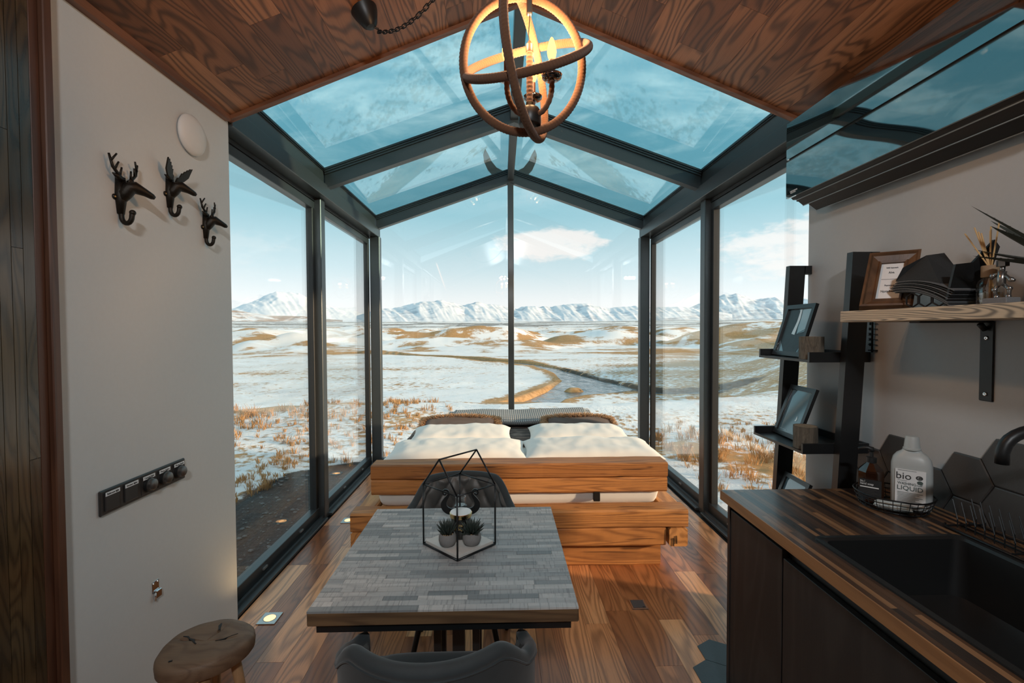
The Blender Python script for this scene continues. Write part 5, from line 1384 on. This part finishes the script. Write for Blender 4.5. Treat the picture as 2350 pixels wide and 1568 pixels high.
# thermometer on the wall behind the ladder shelf
th_o = (XR, 2.008, 1.47)
tm = thing('thermometer', 'black wall thermometer with numbers just below the floating shelf', 'thermometer', th_o)
MB(th_o).tube([(XR-.010, 2.008, 1.472), (XR-.010, 2.008, 1.72)], .004, 8).obj('tube', M['blackmetal'], tm, smooth=True)
MB(th_o).box(XR-.012, XR, 1.988, 2.028, 1.478, 1.484).obj('foot', M['blackmetal'], tm)
for k, s_ in enumerate(('0', '10', '20', '30', '40')):
    z = 1.600-.0235*k
    text(s_, .018, M['ink'], tm, frameM(Vector((XR-.002, 2.030, z))-Vector(th_o), (0, -1, 0), (0, 0, 1)), name='numeral', ext=.002)
    MB(th_o).box(XR-.008, XR-.004, 1.985, 2.014, z-.0012, z+.0012).obj('tick', M['blackmetal'], tm)

# ================================================================== LADDER SHELF
lo3 = (1.55, 2.22, 0)
ld_ = thing('ladder_shelf', 'black leaning ladder shelf against the right wall by the window', 'shelf', lo3)
for ya, yb in ((1.985, 2.020), (2.425, 2.458)):
    def xs_(z): return 1.549+(z-1.917)*.053
    pl = [(xs_(0), 0), (xs_(0)+.082, 0), (xs_(1.917)+.086, 1.917), (xs_(1.917), 1.917)]
    MB(lo3).prism(pl[::-1], 1, ya, yb).obj('upright', M['black'], ld_)
    MB(lo3).box(1.63, XR, ya, yb, 1.872, 1.917).obj('wall_spacer', M['black'], ld_)
for z, x0 in ((1.427, 1.385), (1.012, 1.360), (.545, 1.335), (.10, 1.31)):
    tr = MB(lo3).box(x0, XR-.005, 2.022, 2.423, z, z+.012).obj('tray', M['black'], ld_)
    MB(lo3).box(x0, XR-.005, 2.022, 2.034, z+.012, z+.046).obj('tray_side', M['black'], tr)
    MB(lo3).box(x0, XR-.005, 2.411, 2.423, z+.012, z+.046).obj('tray_side', M['black'], tr)
    MB(lo3).box(XR-.017, XR-.005, 2.034, 2.411, z+.012, z+.046).obj('tray_back', M['black'], tr)
# photo prints
M['fall_dark'] = mat('photo dark rocks', (.014, .022, .026), .3, var=.6, scale=45, spec=.3)
M['fall_sky'] = mat('photo pale sky', (.20, .30, .34), .07, var=.1, scale=20, coat=1.)
M['fall_white'] = mat('photo waterfall', (.62, .68, .70), .1, var=.1, coat=1.)
GRP = 'black photo frames on the ladder shelf'
for k, (B0, B1, ln, lab) in enumerate((((1.455, 2.40, 1.440), (1.437, 2.150, 1.440), (.084, .004, .258), 'black photo frame with a waterfall print on the upper ladder shelf tray'), ((1.467, 2.405, 1.025), (1.452, 2.185, 1.025), (.100, .004, .252), 'black photo frame with a plain blue print on the middle ladder shelf tray'), ((1.440, 2.405, .558), (1.425, 2.185, .558), (.100, .004, .250), 'black photo frame on the lower ladder shelf tray half hidden by the worktop'))):
    rt, Q, e, up, nrm, w, h, c = leaning_frame('photo_frame', lab, B0, B1, ln, .022, .016, M['black'], False, grp=GRP)
    MB(c).add([Q(.02, .02, .006), Q(w-.02, .02, .006), Q(w-.02, h-.02, .006), Q(.02, h-.02, .006), Q(.02, .02, -.001), Q(w-.02, .02, -.001), Q(w-.02, h-.02, -.001), Q(.02, h-.02, -.001)], [(0, 1, 2, 3), (7, 6, 5, 4), (0, 4, 5, 1), (1, 5, 6, 2), (2, 6, 7, 3), (3, 7, 4, 0)]).obj('print', M['photo_glass'], rt)
    def poly(nm_, pts, mt): MB(c).add([Q(.02+a*(w-.04), .02+b_*(h-.04), .0068) for a, b_ in pts], [tuple(range(len(pts)))]).obj(nm_, mt, rt)
    def poly2(nm_, pts, mt): MB(c).add([Q(.02+a*(w-.04), .02+b_*(h-.04), .0074) for a, b_ in pts], [tuple(range(len(pts)))]).obj(nm_, mt, rt)
    if k == 0:
        poly('print_rocks', [(.0, .30), (.28, .02), (.8, .0), (1, .25), (1, .5), (.62, .42), (.52, .9), (.40, 1.), (.0, 1.)], M['fall_dark'])
        poly2('print_waterfall', [(.42, .42), (.56, .40), (.60, .78), (.56, .98), (.50, .97), (.50, .7)], M['fall_white'])
        poly2('print_sky', [(.66, .44), (1, .55), (1, 1), (.62, .97)], M['fall_sky'])
    elif k == 1:
        poly2('print_mark', [(.62, .30), (.70, .31), (.72, .36), (.67, .43), (.65, .36)], M['fall_white'])
        poly2('print_caption', [(.08, .05), (.42, .05), (.42, .065), (.08, .065)], M['fall_sky'])
for c_, h_, lab in (((1.440, 2.090, 1.4395), .103, 'sawn log candle holder on the upper ladder shelf tray'), ((1.418, 2.092, 1.0245), .102, 'sawn log candle holder on the middle ladder shelf tray')):
    c_ = Vector(c_); lg = thing('log_holder', lab, 'candle holder', c_, 0, 'log candle holders')
    mb = MB(c_); N = 40; vs = []
    rows = [(1.0, 0), (1.0, .3), (1.0, .7), (1.0, 1.), (.90, 1.0)]
    for q, z in rows:
        for k in range(N):
            a = 2*PI*k/N; r = .050*q*(1+.05*nz(math.cos(a)*1.5, math.sin(a)*1.5, z*1.2+c_.z)+.025*nz(math.cos(a)*7, math.sin(a)*7, z*2)); vs.append(c_+Vector((r*math.cos(a), r*math.sin(a), z*h_)))
    mb.add(vs, [(i*N+k, i*N+(k+1) % N, (i+1)*N+(k+1) % N, (i+1)*N+k) for i in range(len(rows)-1) for k in range(N)]+[tuple(range(N))[::-1]])
    mb.obj('bark', M['bark'], lg, smooth=True, angle=45)
    MB(c_).lathe([(.0452, h_), (.024, h_+.0005), (.022, h_-.012), (0, h_-.012)], 30, c_).obj('cut_face', M['logtop'], lg)

# ================================================================== AIR CONDITIONER
ac_o = (1.56, 1.75, 2.24)
ac = thing('air_conditioner', 'gloss black wall air conditioner above the floating shelf', 'air conditioner', ac_o)
YA0, YA1 = 1.02, 2.352
body = [(XR, 2.250), (1.512, 2.244), (1.492, 2.262), (1.487, 2.620), (1.505, 2.650), (XR, 2.655)]
MB(ac_o).prism(body[::-1], 1, YA0+.004, YA1-.004).obj('body', M['gasket'], ac)
def acpanel(nm_, z0, z1):
    n = 14; o_ = []; i_ = []
    for k in range(n+1):
        q = k/n; z = z0+(z1-z0)*q; bul = .0012*math.sin(PI*q)
        o_.append((1.478-bul, z)); i_.append((1.490, z))
    MB(ac_o).prism((o_+i_[::-1]), 1, YA0, YA1).obj(nm_, M['mirror_black'], ac, smooth=True, angle=40)
acpanel('upper_panel', 2.449, 2.632); acpanel('lower_panel', 2.250, 2.440)
for (x0, z0, x1, z1, nm_) in ((1.512, 2.238, 1.548, 2.210, 'vane'), (1.556, 2.232, 1.618, 2.186, 'vane')):  # pale strips along each vane's edges imitate highlights on the black flaps
    MB(ac_o).prism([(x1-.003, z1-.0025), (x1+.002, z1-.0025), (x1+.002, z1), (x1-.003, z1)], 1, YA0+.20, YA1-.03).obj('vane_highlight', M['frame_light'], ac)
    MB(ac_o).prism([(x0-.001, z0-.003), (x0+.002, z0-.003), (x0+.002, z0+.001), (x0-.001, z0+.001)], 1, YA0+.20, YA1-.03).obj('vane_highlight', M['frame_light'], ac)
    MB(ac_o).prism([(x0, z0), (x1, z1), (x1, z1+.006), (x0, z0+.006)], 1, YA0+.20, YA1-.03).obj(nm_, M['gasket'], ac)
MB(ac_o).box(1.520, 1.640, YA0+.19, YA1-.02, 2.232, 2.2465).obj('outlet', M['gasket'], ac)
for k in range(5):
    y = YA1-.10-.20*k
    MB(ac_o).box(1.548, 1.562, y-.003, y+.003, 2.212, 2.245).obj('vane_hinge', M['chrome'], ac)
MB(ac_o).box(1.500, 1.515, YA0+.05, YA0+.09, 2.238, 2.246).obj('status_window', M['chrome'], ac)
lx = 1.4765; ly, lz = YA1-.020, 2.272
for (u, v) in ((0, .0085), (-.0055, -.001), (.0055, -.001)):
    a = [(u, v+.0062), (u-.0034, v+.0005), (u, v-.0052), (u+.0034, v+.0005)] if v > 0 else ([(u-.0045, v-.003), (u+.0015, v-.003), (u+.0050, v+.003), (u-.001, v+.003)] if u > 0 else [(u+.0045, v-.003), (u-.0015, v-.003), (u-.0050, v+.003), (u+.001, v+.003)])
    MB(ac_o).add([(lx, ly-p, lz+q) for p, q in a], [(0, 1, 2, 3), (3, 2, 1, 0)]).obj('emblem', M['paper'], ac)
text('MITSUBISHI', .010, M['paper'], ac, frameM(Vector((lx, ly-.042, lz+.004))-Vector(ac_o), (0, -1, 0), (0, 0, 1)), width=.052)
text('ELECTRIC', .007, M['paper'], ac, frameM(Vector((lx, ly-.038, lz-.004))-Vector(ac_o), (0, -1, 0), (0, 0, 1)), width=.040)

# ================================================================== TABLE CENTREPIECE
zt = TZ+.0005
to4 = Vector((-.164, 1.732, zt))
A4 = [Vector((-.300, 1.737, 0)), Vector((-.158, 1.603, 0)), Vector((-.026, 1.725, 0)), Vector((-.172, 1.862, 0))]   # left, near, right, far
tr_ = thing('geometric_lantern', 'black wire house-shaped lantern frame on the dining table', 'lantern', to4)
zb, zh = zt+.004, zt+.232
lo_p = [p+Vector((0, 0, zb)) for p in A4]; hi_p = [p+Vector((0, 0, zh)) for p in A4]
P1 = (A4[0]+A4[1])/2+Vector((0, 0, zt+.345)); P2 = (A4[2]+A4[3])/2+Vector((0, 0, zt+.348))
for i in range(4):
    MB(to4).tube([lo_p[i], lo_p[(i+1) % 4]], .004, 8).obj('base_rod', M['wire'], tr_, smooth=True)
    MB(to4).tube([hi_p[i], hi_p[(i+1) % 4]], .0026, 8).obj('eave_rod', M['wire'], tr_, smooth=True)
    MB(to4).tube([lo_p[i], hi_p[i]], .0032, 8).obj('corner_rod', M['wire'], tr_, smooth=True)
for a, b_ in ((hi_p[0], P1), (hi_p[1], P1), (hi_p[2], P2), (hi_p[3], P2), (P1, P2)): MB(to4).tube([a, b_], .0032, 8).obj('roof_rod', M['wire'], tr_, smooth=True)
cc_ = sum(A4, Vector())/4
pb = [((p-cc_)*.94+cc_) for p in A4]
MB(to4).prism([(p.x, p.y) for p in pb], 2, zt+.001, zt+.016).obj('board', M['marble'], tr_)
zp = zt+.0165
# succulents
for k, (px2, py2, s_, lab) in enumerate(((-.203, 1.690, 1., 'left small concrete pot with an upright dark succulent in the lantern'), (-.113, 1.696, 1.06, 'right small concrete pot with a spreading dark succulent in the lantern'))):
    o_ = Vector((px2, py2, zp)); pt = thing('potted_succulent', lab, 'plant', o_, 0, 'succulents in the lantern')
    MB(o_).lathe([(.018*s_, 0), (.028*s_, .008), (.033*s_, .024), (.032*s_, .038), (.0275*s_, .047), (.0245*s_, .047), (.0255*s_, .040), (0, .038)], 30, o_).obj('pot', M['concrete'], pt, smooth=True, angle=60)
    pe = MB(o_)
    for j in range(60):
        a = random.random()*2*PI; r = .023*math.sqrt(random.random()); pe.ball(o_+Vector((r*math.cos(a), r*math.sin(a), .0405+.003*random.random())), .0028, 6, 4)
    tag(pe.obj('pebbles', M['pebble'], pt, smooth=True), kind='stuff')
    for j in range(34):
        q = j/34; a = j*2.39996; el = 1.45-q*(.75 if k == 0 else 1.15); L = (.036+.020*(1-abs(q-.45)))*s_*(1.12 if k == 0 else 1.05)
        hd_ = Vector((math.cos(a), math.sin(a), 0)); dr_ = hd_*math.cos(el)+Vector((0, 0, math.sin(el))); b0 = o_+Vector((0, 0, .040))+hd_*.006*q
        pts = [b0, b0+dr_*L*.4+hd_*.002, b0+dr_*L*.75+hd_*.001, b0+dr_*L]
        MB(o_).tube(pts, [.0032, .0042, .0028, .0004], 6).obj('leaf', M['leaf'], pt, smooth=True)
# candle jar
o_ = Vector((-.160, 1.768, zp)); cj = thing('candle_jar', 'dark scented candle jar with a white and gold lid in the lantern', 'candle', o_)
MB(o_).lathe([(.034, 0), (.037, .004), (.039, .07), (.039, .082), (0, .082)], 36, o_).obj('jar', M['candle'], cj, smooth=True, angle=50)
MB(o_).lathe([(.0425, .080), (.043, .082), (.043, .094), (.0415, .0955), (0, .0955)], 36, o_).obj('lid_band', M['gold'], cj, smooth=True, angle=30)
MB(o_).lathe([(.0412, .0955), (.0405, .0972), (0, .0974)], 36, o_).obj('lid_top', M['lid'], cj, smooth=True, angle=50)
for s2_, v, w_ in (('Pine', .058, .027), ('& Sage', .045, .036)): text(s2_, .016, M['gold'], cj, frameM(Vector((-.002, -.0402, v)), (1, .09, 0), (0, 0, 1)), width=w_, ext=.0012)
# scrolled candle holder behind
o_ = Vector((-.178, 1.955, zt)); sc_ = thing('scroll_holder', 'black scrolled iron tealight holder behind the lantern', 'candle holder', o_)
MB(o_).lathe([(.034, 0), (.036, .003), (.030, .008), (.012, .014), (.010, .05), (.026, .060), (.028, .064), (0, .064)], 28, o_).obj('stand', M['blackmetal'], sc_, smooth=True)
MB(o_).lathe([(.020, .064), (.0225, .066), (.0225, .104), (.0205, .104), (.0205, .068), (0, .068)], 28, o_).obj('glass_cup', M['clearglass'], sc_, smooth=True, angle=50)
for sg in (-1, 1):
    pts = [(.010, .050), (.030, .040), (.052, .042), (.068, .056), (.072, .074), (.064, .092), (.054, .106), (.050, .118), (.056, .130), (.068, .132), (.075, .124), (.072, .114), (.064, .113), (.062, .120)]
    wd = [.010, .013, .014, .013, .0115, .0085, .006, .0045, .004, .004, .004, .0035, .003, .003]
    # smooth the path
    PP = [Vector((a*sg, 0, b_)) for a, b_ in pts]; sm = []; ws = []
    for i in range(len(PP)-1):
        p0, p1, p2, p3 = PP[max(0, i-1)], PP[i], PP[i+1], PP[min(len(PP)-1, i+2)]
        for j in range(5):
            t_ = j/5; sm.append(.5*((2*p1)+(p2-p0)*t_+(2*p0-5*p1+4*p2-p3)*t_*t_+(3*p1-p0-3*p2+p3)*t_**3)); ws.append(wd[i]*(1-t_)+wd[i+1]*t_)
    mb = MB(o_); n = len(sm); vs = []
    for i in range(n):
        t_ = (sm[min(n-1, i+1)]-sm[max(0, i-1)]).normalized(); s_ = Vector((-t_.z, 0, t_.x))
        for y_ in (-.004, .004): vs += [o_+sm[i]-s_*ws[i]+Vector((0, y_, 0)), o_+sm[i]+s_*ws[i]+Vector((0, y_, 0))]
    fs = []
    for i in range(n-1):
        a = i*4; b_ = a+4; fs += [(a, a+1, b_+1, b_), (a+2, b_+2, b_+3, a+3), (a, b_, b_+2, a+2), (a+1, a+3, b_+3, b_+1)]
    mb.add(vs, fs+[(0, 2, 3, 1), ((n-1)*4, (n-1)*4+1, (n-1)*4+3, (n-1)*4+2)]).obj('scroll_arm', M['blackmetal'], sc_)
